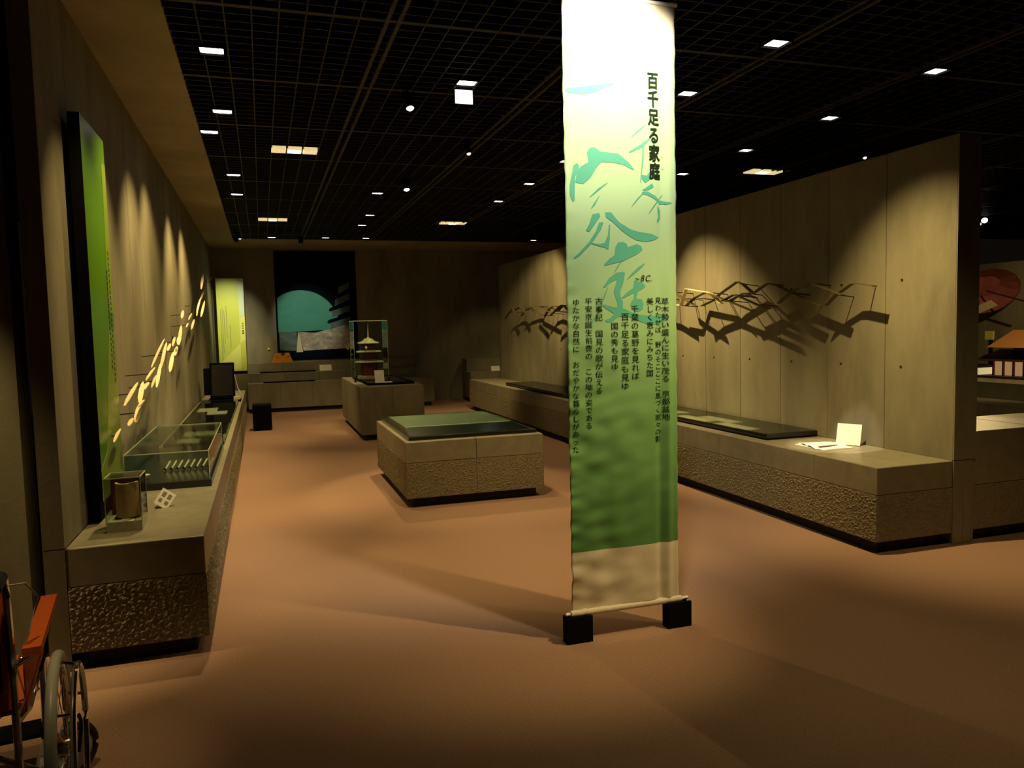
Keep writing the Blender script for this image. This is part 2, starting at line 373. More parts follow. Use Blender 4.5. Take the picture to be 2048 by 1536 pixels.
# plate hanging under the large downlight; its lamplight is put in as emission
r = thing('hanging_lit_plate', 'square hanging plate below the large downlight, lamplight painted as glow', 'light', (1.533, 5.75, 3.30))
MB().box(1.466, 1.60, 5.745, 5.755, 3.30, 3.40).build('plate', 'baked_plate', r)
MB().box(1.46, 1.606, 5.755, 5.762, 3.295, 3.405).build('frame', 'black', r)
def can_light(x, y, z, aim, label, power, angle, blend=0.4, rad=0.05, col=WARM, lens='lamp', size=0.03):
    r = thing('ceiling_spotlight', label, 'spotlight', (x, y, z), group='round can spotlights under the ceiling')
    q = (Vector(aim)-Vector((x, y, z))).to_track_quat('-Z', 'Y').to_matrix()
    MB().lathe((x, y, z), [(rad*0.6, 0.16), (rad, 0.13), (rad*1.05, 0.0), (rad*0.95, 0.0), (rad*0.9, 0.012)], 20, q).build('can', 'black', r, True)
    MB().lathe((x, y, z), [(rad*0.93, 0.008), (rad*0.6, -0.004), (rad*0.1, -0.008)], 20, q).build('lens', lens, r, True)
    c = Vector((x, y, z))+q @ Vector((0, 0, 0.09))
    b = MB().tube([c+Vector((-rad*1.15, 0, 0)), c+Vector((-rad*1.2, 0, 0.08)), c+Vector((rad*1.2, 0, 0.08)), c+Vector((rad*1.15, 0, 0))], 0.006, 6)
    b.build('yoke', 'black', r)
    MB().tube([c+Vector((0, 0, 0.08)), (c.x, c.y, ZC+0.02)], 0.008, 6).build('stem', 'black', r)
    if power: spot(Vector((x, y, z))+q @ Vector((0, 0, -0.02)), aim, power, angle, blend, col, size, r)
    return r
can_light(1.13, 5.80, 3.25, (1.3, 4.4, 0.6), 'round spotlight left of the hanging lit plate', 70, 60, rad=0.032)
can_light(1.70, 9.10, 3.25, (1.75, 7.9, 0.6), 'round spotlight aimed at the green map plinth', 240, 48, rad=0.038)
can_light(1.94, 7.15, 3.25, (2.1, 5.6, 0.1), 'small round spotlight above the map plinth', 120, 50, rad=0.022)
can_light(5.95, 6.48, 3.25, (5.2, 5.0, 0.6), 'tiny round spotlight above the right partition top', 60, 60, rad=0.02)
can_light(1.70, 2.98, 3.33, (1.70, 3.53, 2.80), 'bright spotlight in front of the top of the banner', 250, 82, 0.75, rad=0.05, col=(1.0, 0.88, 0.64))
can_light(3.3, 2.6, 3.30, (3.3, 3.6, 0.0), 'round spotlight above the floor right of the banner', 85, 95, 0.8, rad=0.05)
can_light(2.95, 2.26, 3.30, (1.65, 3.55, 0.75), 'round spotlight near the camera lighting the banner foot', 380, 41, 1.0, rad=0.05)
spot((3.25, 4.32, ZC-0.035), (4.30, 5.0, 0.66), 420, 15, 0.4, (1.0, 0.86, 0.58), 0.02, DLO[14])  # added second beam in this downlight to brighten the placard
can_light(0.75, 14.5, 3.25, (0.95, 17.2, 1.9), 'round spotlight aimed at the teal mural', 190, 31, 0.6, rad=0.04, col=(1.0, 0.95, 0.72))
can_light(-0.35, 14.4, 3.25, (-0.66, 16.8, 1.85), 'round spotlight aimed at the yellow green banner panel', 360, 38, 0.9, rad=0.04, col=(1, 0.9, 0.55))
can_light(-0.2, 4.25, 3.30, (-0.93, 4.8, 1.2), 'round spotlight near the camera aimed at the left wall', 110, 60, 0.8, rad=0.04)
can_light(-2.3, 3.85, 3.30, (-1.35, 4.3, 0.45), 'round spotlight lighting the wall strip at far left', 420, 34, 0.8, rad=0.04)
for (x, y, rad, lab) in ((12.39, 10.6, 0.055, 'brightest far spotlight in the gallery beyond the partition'), (12.77, 11.04, 0.04, 'dim far spotlight just below the brightest gallery one'), (12.9, 9.05, 0.035, 'far spotlight at the right picture edge in the gallery')):
    can_light(x, y, 3.32, (9.4, 7.4, 0.8), lab, 120, 60, rad=rad)
can_light(8.3, 5.6, 3.25, (9.6, 7.6, 1.2), 'added unseen spotlight brightening the temple model', 170, 75, 0.7, rad=0.05)  # added outside the view to brighten the dark gallery
can_light(-0.55, 2.2, 3.30, (-0.74, 2.85, 0.6), 'round spotlight above the wheelchair', 90, 22, 0.9, rad=0.04)

# ------------------------------------------------------------------ hanging banner
BX0, BX1, BZ0, BZ1 = 1.437, 2.048, 0.155, 3.205
def by(x, z):
    u = (x-BX0)/(BX1-BX0)
    lo = max(0.0, min(1.0, (1.9-z)/1.0))
    d = 0.010*math.sin(2.2*u*math.pi+0.6)*(0.35+0.4*lo)
    d -= 0.014*math.exp(-((x-1.985-0.012*z)/0.020)**2)*(0.35+0.65*lo)
    d += 0.010*math.exp(-((x-1.935-0.010*z)/0.016)**2)*(0.3+0.7*lo)
    p = Vector((x*9.0, 0.3, z*7.0)); q = Vector((x*5+z*9, 4.0, z*12-x*6))
    d += (noise.noise(p)*0.012+noise.noise(q)*0.008)*lo*(1.0-0.75*max(0, min(1, (u-0.25)/0.5)))
    d += noise.noise(Vector((x*3, 8.0, z*2)))*0.006
    if u < 0.12: d += 0.008*(1-u/0.12)*noise.noise(Vector((0, 2.0, z*22)))*(0.3+lo)
    return 3.53+d
def cloth_mat(name, fn):
    m = bpy.data.materials.new(name); m.use_nodes = True; n = m.node_tree.nodes; l = m.node_tree.links
    b = n['Principled BSDF']; b.inputs['Roughness'].default_value = 0.55; b.inputs['Specular IOR Level'].default_value = 0.25
    b.inputs['Sheen Weight'].default_value = 0.1
    tr = n.new('ShaderNodeBsdfTranslucent'); mx = n.new('ShaderNodeMixShader'); mx.inputs[0].default_value = 0.22
    fn(n, l, b, tr); l.new(b.outputs[0], mx.inputs[1]); l.new(tr.outputs[0], mx.inputs[2]); l.new(mx.outputs[0], n['Material Output'].inputs[0])
    return m
def plain(c):
    def fn(n, l, b, tr): b.inputs['Base Color'].default_value = (*c, 1); tr.inputs[0].default_value = (*c, 1)
    return fn
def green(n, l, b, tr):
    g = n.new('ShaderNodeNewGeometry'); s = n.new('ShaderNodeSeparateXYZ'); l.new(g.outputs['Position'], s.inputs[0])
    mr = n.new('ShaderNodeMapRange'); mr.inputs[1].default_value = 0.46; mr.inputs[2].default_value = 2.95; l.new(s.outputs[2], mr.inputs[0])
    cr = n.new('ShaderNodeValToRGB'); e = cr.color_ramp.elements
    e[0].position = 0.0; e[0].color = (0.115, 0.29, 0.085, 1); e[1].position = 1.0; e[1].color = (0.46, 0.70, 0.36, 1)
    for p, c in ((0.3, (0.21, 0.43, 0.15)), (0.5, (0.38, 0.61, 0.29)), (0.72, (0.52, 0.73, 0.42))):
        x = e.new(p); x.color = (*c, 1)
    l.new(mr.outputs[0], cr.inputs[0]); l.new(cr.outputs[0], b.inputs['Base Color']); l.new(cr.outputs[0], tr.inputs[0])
M['cloth_white'] = cloth_mat('banner_white', plain((0.78, 0.70, 0.55)))
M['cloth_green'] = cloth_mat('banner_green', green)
M['brush'] = mat('brush_teal', (0.075, 0.36, 0.235), 0.7)
M['print'] = mat('print_dark', (0.010, 0.020, 0.008), 0.9, spec=0.1)
bn = thing('hanging_banner', 'tall green and white hanging cloth banner with Japanese writing', 'banner', (1.742, 3.53, 0))
NX, NZ = 60, 300
vs_ = []; fs_ = []; mi = []
for j in range(NZ+1):
    z = BZ0+(BZ1-BZ0)*j/NZ
    for i in range(NX+1):
        x = BX0+(BX1-BX0)*i/NX
        zz = z-(0.02*(i/NX-0.8)/0.2 if (j == NZ and i/NX > 0.8) else 0)
        vs_.append((x+0.004*noise.noise(Vector((1.0 if i < 30 else 5.0, 0, z*14))) if i in (0, NX) else x, by(x, z), zz))
for j in range(NZ):
    for i in range(NX):
        a = j*(NX+1)+i; fs_.append((a, a+1, a+NX+2, a+NX+1)); zc = BZ0+(BZ1-BZ0)*(j+0.5)/NZ
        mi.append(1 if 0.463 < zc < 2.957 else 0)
b = MB(); b.add(vs_, fs_)
me = bpy.data.meshes.new('cloth'); me.from_pydata([Vector(v)-Vector((1.742, 3.53, 0)) for v in vs_], [], fs_)
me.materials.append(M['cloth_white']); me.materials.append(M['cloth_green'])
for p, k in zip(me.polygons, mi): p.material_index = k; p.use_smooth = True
o = bpy.data.objects.new('cloth', me); COL.objects.link(o); o.parent = bn
sol = o.modifiers.new('thickness', 'SOLIDIFY'); sol.thickness = 0.0012; sol.offset = 1.0
# hem sleeve, rod and black foot blocks
hp = [(BX0-0.01+(BX1-BX0+0.02)*i/40, 3.53+0.003*noise.noise(Vector((i*0.7, 0, 3))), 0.146+0.004*noise.noise(Vector((i*0.9, 5, 0)))) for i in range(41)]
MB().tube(hp, 0.017, 10).build('hem_sleeve', 'cloth_white', bn, True)
MB().tube([(1.40, 3.53, 0.146), (2.10, 3.53, 0.146)], 0.009, 8).build('bottom_rod', 'paper', bn, True)
for x0, x1 in ((1.395, 1.535), (1.965, 2.105)):
    fb = MB().box(x0, x1, 3.50, 3.512, 0.0, 0.135); fb.box(x0, x1, 3.548, 3.56, 0.0, 0.135); fb.box(x0, x1, 3.512, 3.548, 0.0, 0.118)
    fb.build('foot_block', 'black', bn)
MB().tube([(1.42, 3.53, 3.20), (2.06, 3.53, 3.20)], 0.01, 8).build('top_rod', 'paper', bn, True)
for x in (1.46, 2.02): MB().tube([(x, 3.53, 3.205), (x, 3.53, ZC+0.01)], 0.002, 5).build('wire', 'chrome', bn)

def on_banner(b2, name, m, off):
    """b2: bmesh in (x, z) of the banner; drape it on the cloth"""
    bmesh.ops.triangulate(b2, faces=b2.faces)
    for _ in range(5):
        long = [e for e in b2.edges if e.calc_length() > 0.022]
        if not long: break
        bmesh.ops.subdivide_edges(b2, edges=long, cuts=1); bmesh.ops.triangulate(b2, faces=b2.faces)
    for v in b2.verts:
        x, z = v.co.x, v.co.y
        v.co = Vector((x, by(x, z)-off, z))-Vector((1.742, 3.53, 0))
    me = bpy.data.meshes.new(name); b2.to_mesh(me); b2.free(); me.materials.append(M[m])
    o = bpy.data.objects.new(name, me); COL.objects.link(o); o.parent = bn
    return o
BRUSH=[[(1.447,2.742),(1.459,2.753),(1.515,2.762),(1.608,2.778),(1.697,2.794),(1.716,2.792),(1.652,2.765),(1.589,2.736),(1.539,2.729),(1.483,2.731),(1.453,2.734)],[(1.483,2.385),(1.502,2.397),(1.515,2.386),(1.508,2.358),(1.491,2.329),(1.488,2.272),(1.486,2.216),(1.477,2.21),(1.462,2.238),(1.461,2.283),(1.473,2.339)],[(1.556,2.45),(1.575,2.476),(1.6,2.478),(1.628,2.459),(1.723,2.452),(1.781,2.409),(1.809,2.375),(1.793,2.378),(1.755,2.396),(1.691,2.408),(1.633,2.408),(1.601,2.373),(1.575,2.332),(1.534,2.297),(1.491,2.304),(1.501,2.352),(1.52,2.381),(1.564,2.405),(1.562,2.433)],[(1.88,2.605),(1.832,2.57),(1.794,2.537),(1.796,2.535),(1.838,2.564),(1.882,2.603)],[(1.901,2.538),(1.842,2.499),(1.78,2.463),(1.783,2.458),(1.851,2.486),(1.905,2.534)],[(1.859,2.533),(1.855,2.441),(1.84,2.313),(1.843,2.313),(1.864,2.441),(1.862,2.534)],[(1.845,2.354),(1.878,2.349),(1.898,2.37),(1.899,2.333),(1.871,2.314),(1.851,2.331)],[(1.851,2.276),(1.91,2.313),(1.917,2.295),(1.89,2.28),(1.87,2.276)],[(1.873,2.28),(1.828,2.239),(1.79,2.193),(1.792,2.192),(1.833,2.235),(1.875,2.279)],[(1.85,2.267),(1.883,2.271),(1.93,2.249),(1.949,2.229),(2.003,2.222),(2.02,2.219),(1.996,2.208),(1.949,2.211),(1.929,2.231),(1.883,2.253),(1.854,2.256)],[(1.969,2.259),(1.927,2.215),(1.888,2.163),(1.89,2.162),(1.932,2.212),(1.971,2.258)],[(1.939,2.208),(1.955,2.176),(1.955,2.141),(1.941,2.116),(1.935,2.129),(1.945,2.147),(1.939,2.176)],[(1.662,2.308),(1.615,2.28),(1.566,2.236),(1.569,2.234),(1.622,2.273),(1.664,2.306)],[(1.617,2.243),(1.588,2.204),(1.571,2.179),(1.574,2.178),(1.596,2.2),(1.619,2.242)],[(1.648,2.162),(1.68,2.163),(1.722,2.116),(1.786,2.08),(1.83,2.069),(1.907,2.06),(1.946,2.044),(1.918,2.029),(1.868,2.021),(1.818,2.027),(1.775,2.049),(1.732,2.077),(1.69,2.115),(1.653,2.138)],[(1.543,2.072),(1.562,2.103),(1.579,2.151),(1.616,2.159),(1.621,2.142),(1.588,2.099),(1.562,2.067)],[(1.615,2.113),(1.639,2.114),(1.625,2.08),(1.576,2.012),(1.507,1.947),(1.481,1.933),(1.478,1.94),(1.502,1.959),(1.561,2.017),(1.598,2.07)],[(1.576,2.012),(1.613,2.006),(1.645,2.013),(1.662,2.052),(1.668,2.105),(1.675,2.1),(1.672,2.028),(1.664,1.977),(1.65,1.989),(1.613,1.996),(1.576,2.007)],[(1.698,1.951),(1.701,1.99),(1.715,2.014),(1.742,2.019),(1.763,2.01),(1.771,1.993),(1.818,2.008),(1.845,1.998),(1.851,1.981),(1.828,1.961),(1.784,1.942),(1.741,1.922),(1.692,1.912),(1.643,1.9),(1.641,1.907),(1.671,1.936)],[(1.731,1.92),(1.71,1.894),(1.69,1.864),(1.692,1.863),(1.716,1.891),(1.733,1.919)],[(1.866,1.915),(1.849,1.893),(1.805,1.858),(1.761,1.829),(1.789,1.861),(1.827,1.893)],[(1.708,1.831),(1.691,1.771),(1.702,1.738),(1.712,1.713),(1.707,1.686),(1.739,1.684),(1.74,1.724),(1.726,1.749),(1.727,1.778),(1.743,1.813),(1.754,1.864),(1.74,1.87),(1.704,1.864),(1.668,1.839),(1.648,1.814),(1.634,1.793),(1.64,1.791),(1.664,1.81),(1.688,1.824)],[(1.621,1.709),(1.646,1.705),(1.686,1.694),(1.717,1.692),(1.749,1.684),(1.789,1.665),(1.829,1.654),(1.886,1.647),(1.952,1.648),(1.993,1.64),(1.981,1.622),(1.927,1.603),(1.878,1.604),(1.829,1.621),(1.773,1.644),(1.725,1.648),(1.705,1.641),(1.677,1.62),(1.653,1.617),(1.641,1.628),(1.669,1.638),(1.693,1.66),(1.662,1.678),(1.635,1.695)],[(1.658,1.796),(1.632,1.74),(1.619,1.708),(1.603,1.67),(1.566,1.613),(1.568,1.611),(1.61,1.666),(1.627,1.706),(1.639,1.738),(1.661,1.796)],[(1.803,1.824),(1.815,1.829),(1.827,1.82),(1.848,1.817),(1.868,1.798),(1.851,1.784),(1.823,1.77),(1.814,1.734),(1.846,1.73),(1.856,1.704),(1.85,1.682),(1.825,1.668),(1.797,1.676),(1.782,1.702),(1.786,1.72),(1.8,1.734),(1.803,1.766),(1.774,1.752),(1.742,1.738),(1.734,1.74),(1.762,1.767),(1.799,1.788)]]
COLS=[('草木勢い盛んに生い茂る\u3000京都盆地',(1.979,1.719),(1.978,1.123)),('見わたせば\u3000野のそこここに息づく家々の影',(1.94,1.724),(1.935,1.008)),('美しく恵みにみちた国',(1.892,1.72),(1.887,1.353)),('千葉の葛野を見れば',(1.805,1.682),(1.804,1.342)),('百千足る家庭も見ゆ',(1.75,1.643),(1.745,1.292)),('国の秀も見ゆ',(1.692,1.598),(1.689,1.393)),('古事記\u3000国見の歌が伝える',(1.609,1.724),(1.604,1.276)),('平安京誕生前夜の\u3000この地の姿である',(1.553,1.724),(1.547,1.101)),('ゆたかな自然に\u3000おだやかな暮らしがあった',(1.485,1.72),(1.473,0.984)),('百千足る家庭',(1.921,2.819),(1.924,2.373)),('ももちた',(1.966,2.796),(1.964,2.668)),('やにわ',(1.97,2.445),(1.97,2.388))]
for poly in BRUSH:
    poly = [(max(BX0+0.004, min(BX1-0.004, x)), z) for x, z in poly]
    b2 = bmesh.new(); vv = [b2.verts.new((x, z, 0)) for x, z in poly]
    for tr in tessellate_polygon([[Vector((x, z, 0)) for x, z in poly]]):
        try: b2.faces.new([vv[i] for i in tr])
        except ValueError: pass
    on_banner(b2, 'brush_stroke', 'brush', 0.0022)
_gc = {}
def glyph(ch, bold=0.0, shear=0.0):
    k = (ch, bold, shear)
    if k not in _gc:
        c = bpy.data.curves.new('g', 'FONT'); c.body = ch; c.size = 1.0; c.resolution_u = 3; c.offset = bold; c.shear = shear; c.align_x = 'CENTER'
        o = bpy.data.objects.new('g', c); COL.objects.link(o); bpy.context.view_layer.update()
        me = bpy.data.meshes.new_from_object(o.evaluated_get(bpy.context.evaluated_depsgraph_get()))
        _gc[k] = ([tuple(v.co[:2]) for v in me.vertices], [tuple(p.vertices) for p in me.polygons])
        bpy.data.objects.remove(o); bpy.data.curves.remove(c); bpy.data.meshes.remove(me)
    return _gc[k]
def put(b2, ch, x, z, sx, sz, bold=0.0, shear=0.0):
    vs_, fs_ = glyph(ch, bold, shear)
    if not vs_: return
    cx = 0.0; cz = 0.36
    vv = [b2.verts.new((x+(u-cx)*sx, z+(w-cz)*sz, 0)) for u, w in vs_]
    for f_ in fs_:
        try: b2.faces.new([vv[i] for i in f_])
        except ValueError: pass
def put_done(k, b2):
    if k == 9: on_banner(b2, 'title_lettering', 'print', 0.0035)
    else: on_banner(b2, 'lettering', 'print' if k < 9 else 'grey_ink', 0.0035)
for k, (txt, (xa, za), (xb, zb)) in enumerate(COLS):
    b2 = bmesh.new(); n = len(txt); pitch = (za-zb)/(n-1)
    for i, ch in enumerate(txt):
        if ch == '\u3000':
            put_done(k, b2); b2 = bmesh.new(); continue
        t_ = i/(n-1); x, z = xa+(xb-xa)*t_, za+(zb-za)*t_
        if k == 9:
            for ox, oz in ((-0.0026, 0.0), (0.0026, 0.0), (0, 0.0022), (0, -0.0022), (0, 0)): put(b2, ch, x+ox, z+oz, 0.066, 0.088)
        elif k >= 10: put(b2, ch, x, z, 0.012, 0.014)
        else: put(b2, ch, x, z, min(0.046, pitch*1.05), pitch*0.93, 0.004)
    put_done(k, b2)
b2 = bmesh.new()
for i, ch in enumerate('~8C.'): put(b2, ch, (1.819, 1.848, 1.878, 1.899)[i], 1.838, 0.042, 0.046, 0.0, 0.25)
on_banner(b2, 'lettering', 'print', 0.0035)

# ------------------------------------------------------------------ display cases
def pane_box(r, x0, x1, y0, y1, z0, z1, m='glass', top=True, t=0.005, edges=True):
    for a in ((x0, x1, y0, y0+t), (x0, x1, y1-t, y1), (x0, x0+t, y0+t, y1-t), (x1-t, x1, y0+t, y1-t)):
        MB().box(*a, z0, z1).build('pane', m, r)
    if top: MB().box(x0, x1, y0, y1, z1, z1+t).build('pane', m, r)
    if edges:
        for (x, y) in ((x0, y0), (x1, y0), (x0, y1), (x1, y1)):
            MB().box(x-0.002, x+0.002, y-0.002, y+0.002, z0, z1+t).build('edge', 'glass_edge', r)
        e = MB()
        for y in (y0, y1): e.box(x0, x1, y-0.0025, y+0.0025, z1, z1+t+0.001)
        for x in (x0, x1): e.box(x-0.0025, x+0.0025, y0, y1, z1, z1+t+0.001)
        e.build('rim', 'glass_edge', r)
H = PLH
# near glass box with the clay tile
r = thing('tile_case', 'small glass box nearest the camera on the left plinth', 'display case', (-0.715, 4.42, H))
MB().box(-0.80, -0.632, 4.33, 4.52, H, H+0.052).build('base', 'old_paper', r)
pane_box(r, -0.80, -0.632, 4.33, 4.52, H+0.052, H+0.275)
MB().box(-0.80, -0.632, 4.508, 4.52, H+0.055, H+0.27).build('back_board', 'dark_wood', r)
r = thing('roof_tile', 'curved clay roof tile standing in the small glass box', 'roof tile', (-0.712, 4.43, H+0.052))
out = []; inn = []
for i in range(17):
    a = math.pi*i/16; out.append((-0.712+0.056*math.cos(a), 4.445-0.075*math.sin(a)))
    inn.append((-0.712+0.044*math.cos(a), 4.445-0.060*math.sin(a)))
MB().prism(out+inn[::-1], 'Z', H+0.062, H+0.24).build('shell', 'terracotta', r, True)
MB().prism([(-0.650, H+0.25), (-0.692, H+0.25), (-0.655, H+0.20)], 'Y', 4.352, 4.356).build('flap', 'clay_pale', r)
MB().box(-0.772, -0.652, 4.40, 4.47, H+0.052, H+0.062).build('stand', 'dark_wood', r)
# leaning label card
def card(name, label, loc, w, h, tilt, rz, ry=0.0, th=0.004, m='paper', marks=None):
    r = thing(name, label, 'label card', loc)
    q = Matrix.Rotation(rz, 3, 'Z') @ Matrix.Rotation(ry, 3, 'Y') @ Matrix.Rotation(-tilt, 3, 'X'); L = Vector(loc)
    def bx(x0, x1, y0, y1, z0, z1): 
        b = MB().box(x0, x1, y0, y1, z0, z1, q); b.v = [tuple(Vector(v)+L) for v in b.v]; return b
    bx(-w/2, w/2, 0, th, 0, h).build('sheet', m, r)
    for (a, c, d, e) in (marks or []): bx(a*w, c*w, -0.0008, 0.0, d*h, e*h).build('print', 'grey_ink', r)
    return r, bx
r, bx = card('label_card', 'tilted white label card on the left plinth behind the tile box', (-0.607, 4.84, H+0.012), 0.085, 0.105, R(28), R(8), R(38), marks=[(-0.33, -0.08, 0.55, 0.85), (0.08, 0.33, 0.55, 0.85), (-0.33, -0.12, 0.2, 0.42), (0.1, 0.35, 0.2, 0.42)])
bx(-0.02, 0.02, 0.004, 0.05, 0.0, 0.03).build('prop', 'paper', r)
# long low glass case with pale slips
r = thing('glass_showcase', 'low glass showcase on a black base on the left plinth', 'display case', (-0.62, 6.3, H))
MB().box(-0.89, -0.36, 5.42, 7.15, H, H+0.045).build('base', 'gloss_black', r)
pane_box(r, -0.88, -0.37, 5.44, 7.12, H+0.045, H+0.235)
for i in range(8):
    x = -0.70+0.041*i
    s = thing('wooden_slip', 'pale slanted slip in the low showcase, number %s from the wall' % ('one two three four five six seven eight'.split()[i]), 'wooden slip', (x, 5.9, H+0.045), group='slips in the low glass showcase')
    q = Matrix.Rotation(R(32), 3, 'Y') @ Matrix.Rotation(R(-25), 3, 'X')
    b = MB().prism([(-0.005, 0), (0.005, 0), (0.006, 0.075), (0.0, 0.088), (-0.006, 0.075)], 'Y', -0.002, 0.002)
    b.v = [tuple(q @ Vector(v)+Vector((x, 5.9, H+0.047))) for v in b.v]; b.build('slip', 'old_paper', s)
    b = MB().box(-0.004, 0.012, -0.006, 0.006, 0, 0.02); b.v = [tuple(Vector(v)+Vector((x, 5.905, H+0.045))) for v in b.v]; b.build('holder', 'black', s)
r = thing('bronze_bowl', 'small bright round dish at the near wall corner of the showcase', 'dish', (-0.80, 5.62, H+0.045))
MB().lathe((-0.80, 5.62, H+0.045), [(0.02, 0), (0.03, 0.004), (0.045, 0.03), (0.042, 0.03), (0.02, 0.008)], 20).build('bowl', 'gold', r, True)
def tray(label, x0, x1, y0, y1, z, papers, lid=0.035):
    r = thing('display_tray', label, 'display case', ((x0+x1)/2, (y0+y1)/2, z))
    MB().box(x0, x1, y0, y1, z, z+0.016).build('bed', 'black', r)
    for a in ((x0, x1, y0, y0+0.025), (x0, x1, y1-0.025, y1), (x0, x0+0.025, y0+0.025, y1-0.025), (x1-0.025, x1, y0+0.025, y1-0.025)):
        MB().box(*a, z+0.016, z+lid).build('frame', 'gloss_black', r)
    MB().box(x0+0.004, x1-0.004, y0+0.004, y1-0.004, z+lid, z+lid+0.005).build('lid_glass', 'glass', r)
    for k, (a, b_, c, d, lab) in enumerate(papers):
        s = MB().box(a, b_, c, d, z+0.016, z+0.019).build('document_sheet', 'old_paper'); tag(s, lab, 'document', 'sheets in the flat glass trays')
    return r
tray('flat black tray behind the low showcase on the left plinth', -0.88, -0.37, 7.4, 9.0, H, [(-0.80, -0.6, 7.6, 7.9, 'nearest pale sheet in the left plinth tray'), (-0.78, -0.44, 8.1, 8.45, 'wide pale sheet in the left plinth tray')])
tray('second flat black tray in front of the monitor on the left plinth', -0.88, -0.37, 9.1, 12.1, H, [(-0.84, -0.6, 10.6, 11.1, 'pale sheet near the wall in the tray before the monitor'), (-0.70, -0.46, 10.2, 10.6, 'pale sheet near the aisle in the tray before the monitor')])
tray('long flat glass tray beside the white placard on the right plinth', 4.03, 4.55, 5.48, 8.95, H, [(4.12, 4.34, 6.0, 6.55, 'nearest old sheet under glass on the right plinth'), (4.36, 4.50, 6.5, 7.1, 'old sheet near the wall in the near right tray'), (4.10, 4.34, 6.7, 7.3, 'second old sheet in the near right tray'), (4.12, 4.48, 7.45, 8.2, 'large old sheet beside the banner in the right tray')], 0.05)
tray('farther flat glass tray on the right plinth left of the banner', 4.03, 4.55, 9.3, 12.8, H, [(4.12, 4.45, 9.7, 10.5, 'pale curled sheet in the farther right tray')], 0.05)
# monitor on the left plinth
r = thing('monitor', 'black tilted monitor at the far end of the left plinth', 'monitor', (-0.57, 12.4, H))
MB().box(-0.80, -0.34, 12.15, 12.75, H, H+0.03).build('base', 'black', r)
b = MB().prism([(12.28, H+0.06), (12.34, H+0.05), (12.46, H+0.56), (12.40, H+0.58)], 'X', -0.77, -0.42); b.build('screen_housing', 'black', r)
MB().prism([(12.275, H+0.09), (12.28, H+0.09), (12.395, H+0.55), (12.39, H+0.55)], 'X', -0.74, -0.45).build('screen', 'gloss_black', r)
MB().prism([(12.35, H+0.10), (12.72, H+0.14), (12.68, H+0.42), (12.43, H+0.50)], 'X', -0.86, -0.46).build('rear_case', 'black', r)
MB().prism([(12.30, H+0.03), (12.6, H+0.03), (12.55, H+0.12), (12.36, H+0.10)], 'X', -0.66, -0.46).build('neck', 'black', r)
MB().tube([(-0.42, 12.36, H+0.40), (-0.38, 12.34, H+0.2), (-0.345, 12.3, H+0.12), (-0.34, 12.28, H+0.035)], 0.006, 6).build('cable', 'grey_tyre', r)
MB().box(-0.44, -0.35, 12.20, 12.26, H+0.03, H+0.075).build('control_box', 'old_paper', r)
# dark stool
r = thing('cube_stool', 'dark cube stool on the carpet before the back plinth', 'stool', (-0.05, 13.45, 0))
MB().box(-0.20, 0.10, 13.30, 13.60, 0.03, 0.42).build('body', 'black', r); MB().box(-0.17, 0.07, 13.33, 13.57, 0, 0.03).build('foot', 'black', r)
MB().box(-0.19, 0.09, 13.31, 13.59, 0.42, 0.455).build('cushion', 'kick', r)
# green map plinth lid
M['map'] = noisy('map_print', [(0.3, (0.22, 0.32, 0.30)), (0.45, (0.42, 0.52, 0.46)), (0.6, (0.55, 0.62, 0.50)), (0.75, (0.70, 0.73, 0.58))], scale=(2, 6, 2), nscale=1.6, rough=0.4)
r = thing('map_case', 'black lidded case with a green two part map on the middle plinth', 'display case', (1.83, 7.7, H))
MB().box(1.225, 2.46, 6.87, 8.52, H, H+0.03).build('base_tray', 'gloss_black', r)
b = MB(); z0, z1 = H+0.03, H+0.082
lo = [(1.25, 6.97), (2.43, 6.97), (2.43, 8.48), (1.25, 8.48)]; hi = [(1.25, 7.19), (2.31, 7.19), (2.31, 8.20), (1.25, 8.20)]
b.add([(x, y, z0) for x, y in lo]+[(x, y, z1) for x, y in hi], [(0, 1, 5, 4), (1, 2, 6, 5), (2, 3, 7, 6), (3, 0, 4, 7), (4, 5, 6, 7), (3, 2, 1, 0)])
M['bevel'] = mat('bevelled_dark_green', (0.007, 0.014, 0.010), 0.2)
b.build('bevelled_body', 'bevel', r)
for x0, x1 in ((1.26, 1.775), (1.779, 2.30)): MB().box(x0, x1, 7.20, 8.19, z1, z1+0.003).build('map_sheet', 'map', r)
MB().box(1.25, 2.31, 7.19, 8.20, z1+0.006, z1+0.011).build('lid_glass', 'glass', r)

# ------------------------------------------------------------------ octagonal pagoda model in its case
ZP = 0.79
r = thing('pagoda_tray', 'black tray on top of the pagoda plinth', 'tray', (1.84, 12.5, ZP))
MB().box(1.50, 2.17, 11.62, 13.6, ZP, ZP+0.018).build('bed', 'gloss_black', r)
for a in ((1.50, 2.17, 11.60, 11.625), (1.50, 2.17, 13.575, 13.6), (1.48, 1.50, 11.60, 13.6), (2.17, 2.19, 11.60, 13.6)): MB().box(*a, ZP, ZP+0.034).build('rim', 'black', r)
ZB = ZP+0.034
r = thing('pagoda_case', 'tall glass case around the pagoda model', 'display case', (1.67, 12.77, ZB))
MB().box(1.50, 1.96, 12.49, 13.05, ZP+0.018, ZB+0.006).build('base', 'dark_wood', r)
pane_box(r, 1.40, 1.94, 12.50, 13.04, ZB+0.006, 1.77, t=0.008)
for x in (1.40, 1.94): MB().box(x-0.012, x+0.012, 12.49, 12.51, ZP, ZB+0.03).build('clip', 'black', r)
pg = thing('pagoda_model', 'red octagonal pagoda model with pale roofs and a thin spire', 'model', (1.665, 12.77, ZB+0.006))
def oct_(prof, name, m, par=None): 
    return MB().lathe((1.665, 12.77, 0), prof, 8, Matrix.Rotation(R(22.5), 3, 'Z')).build(name, m, par or pg)
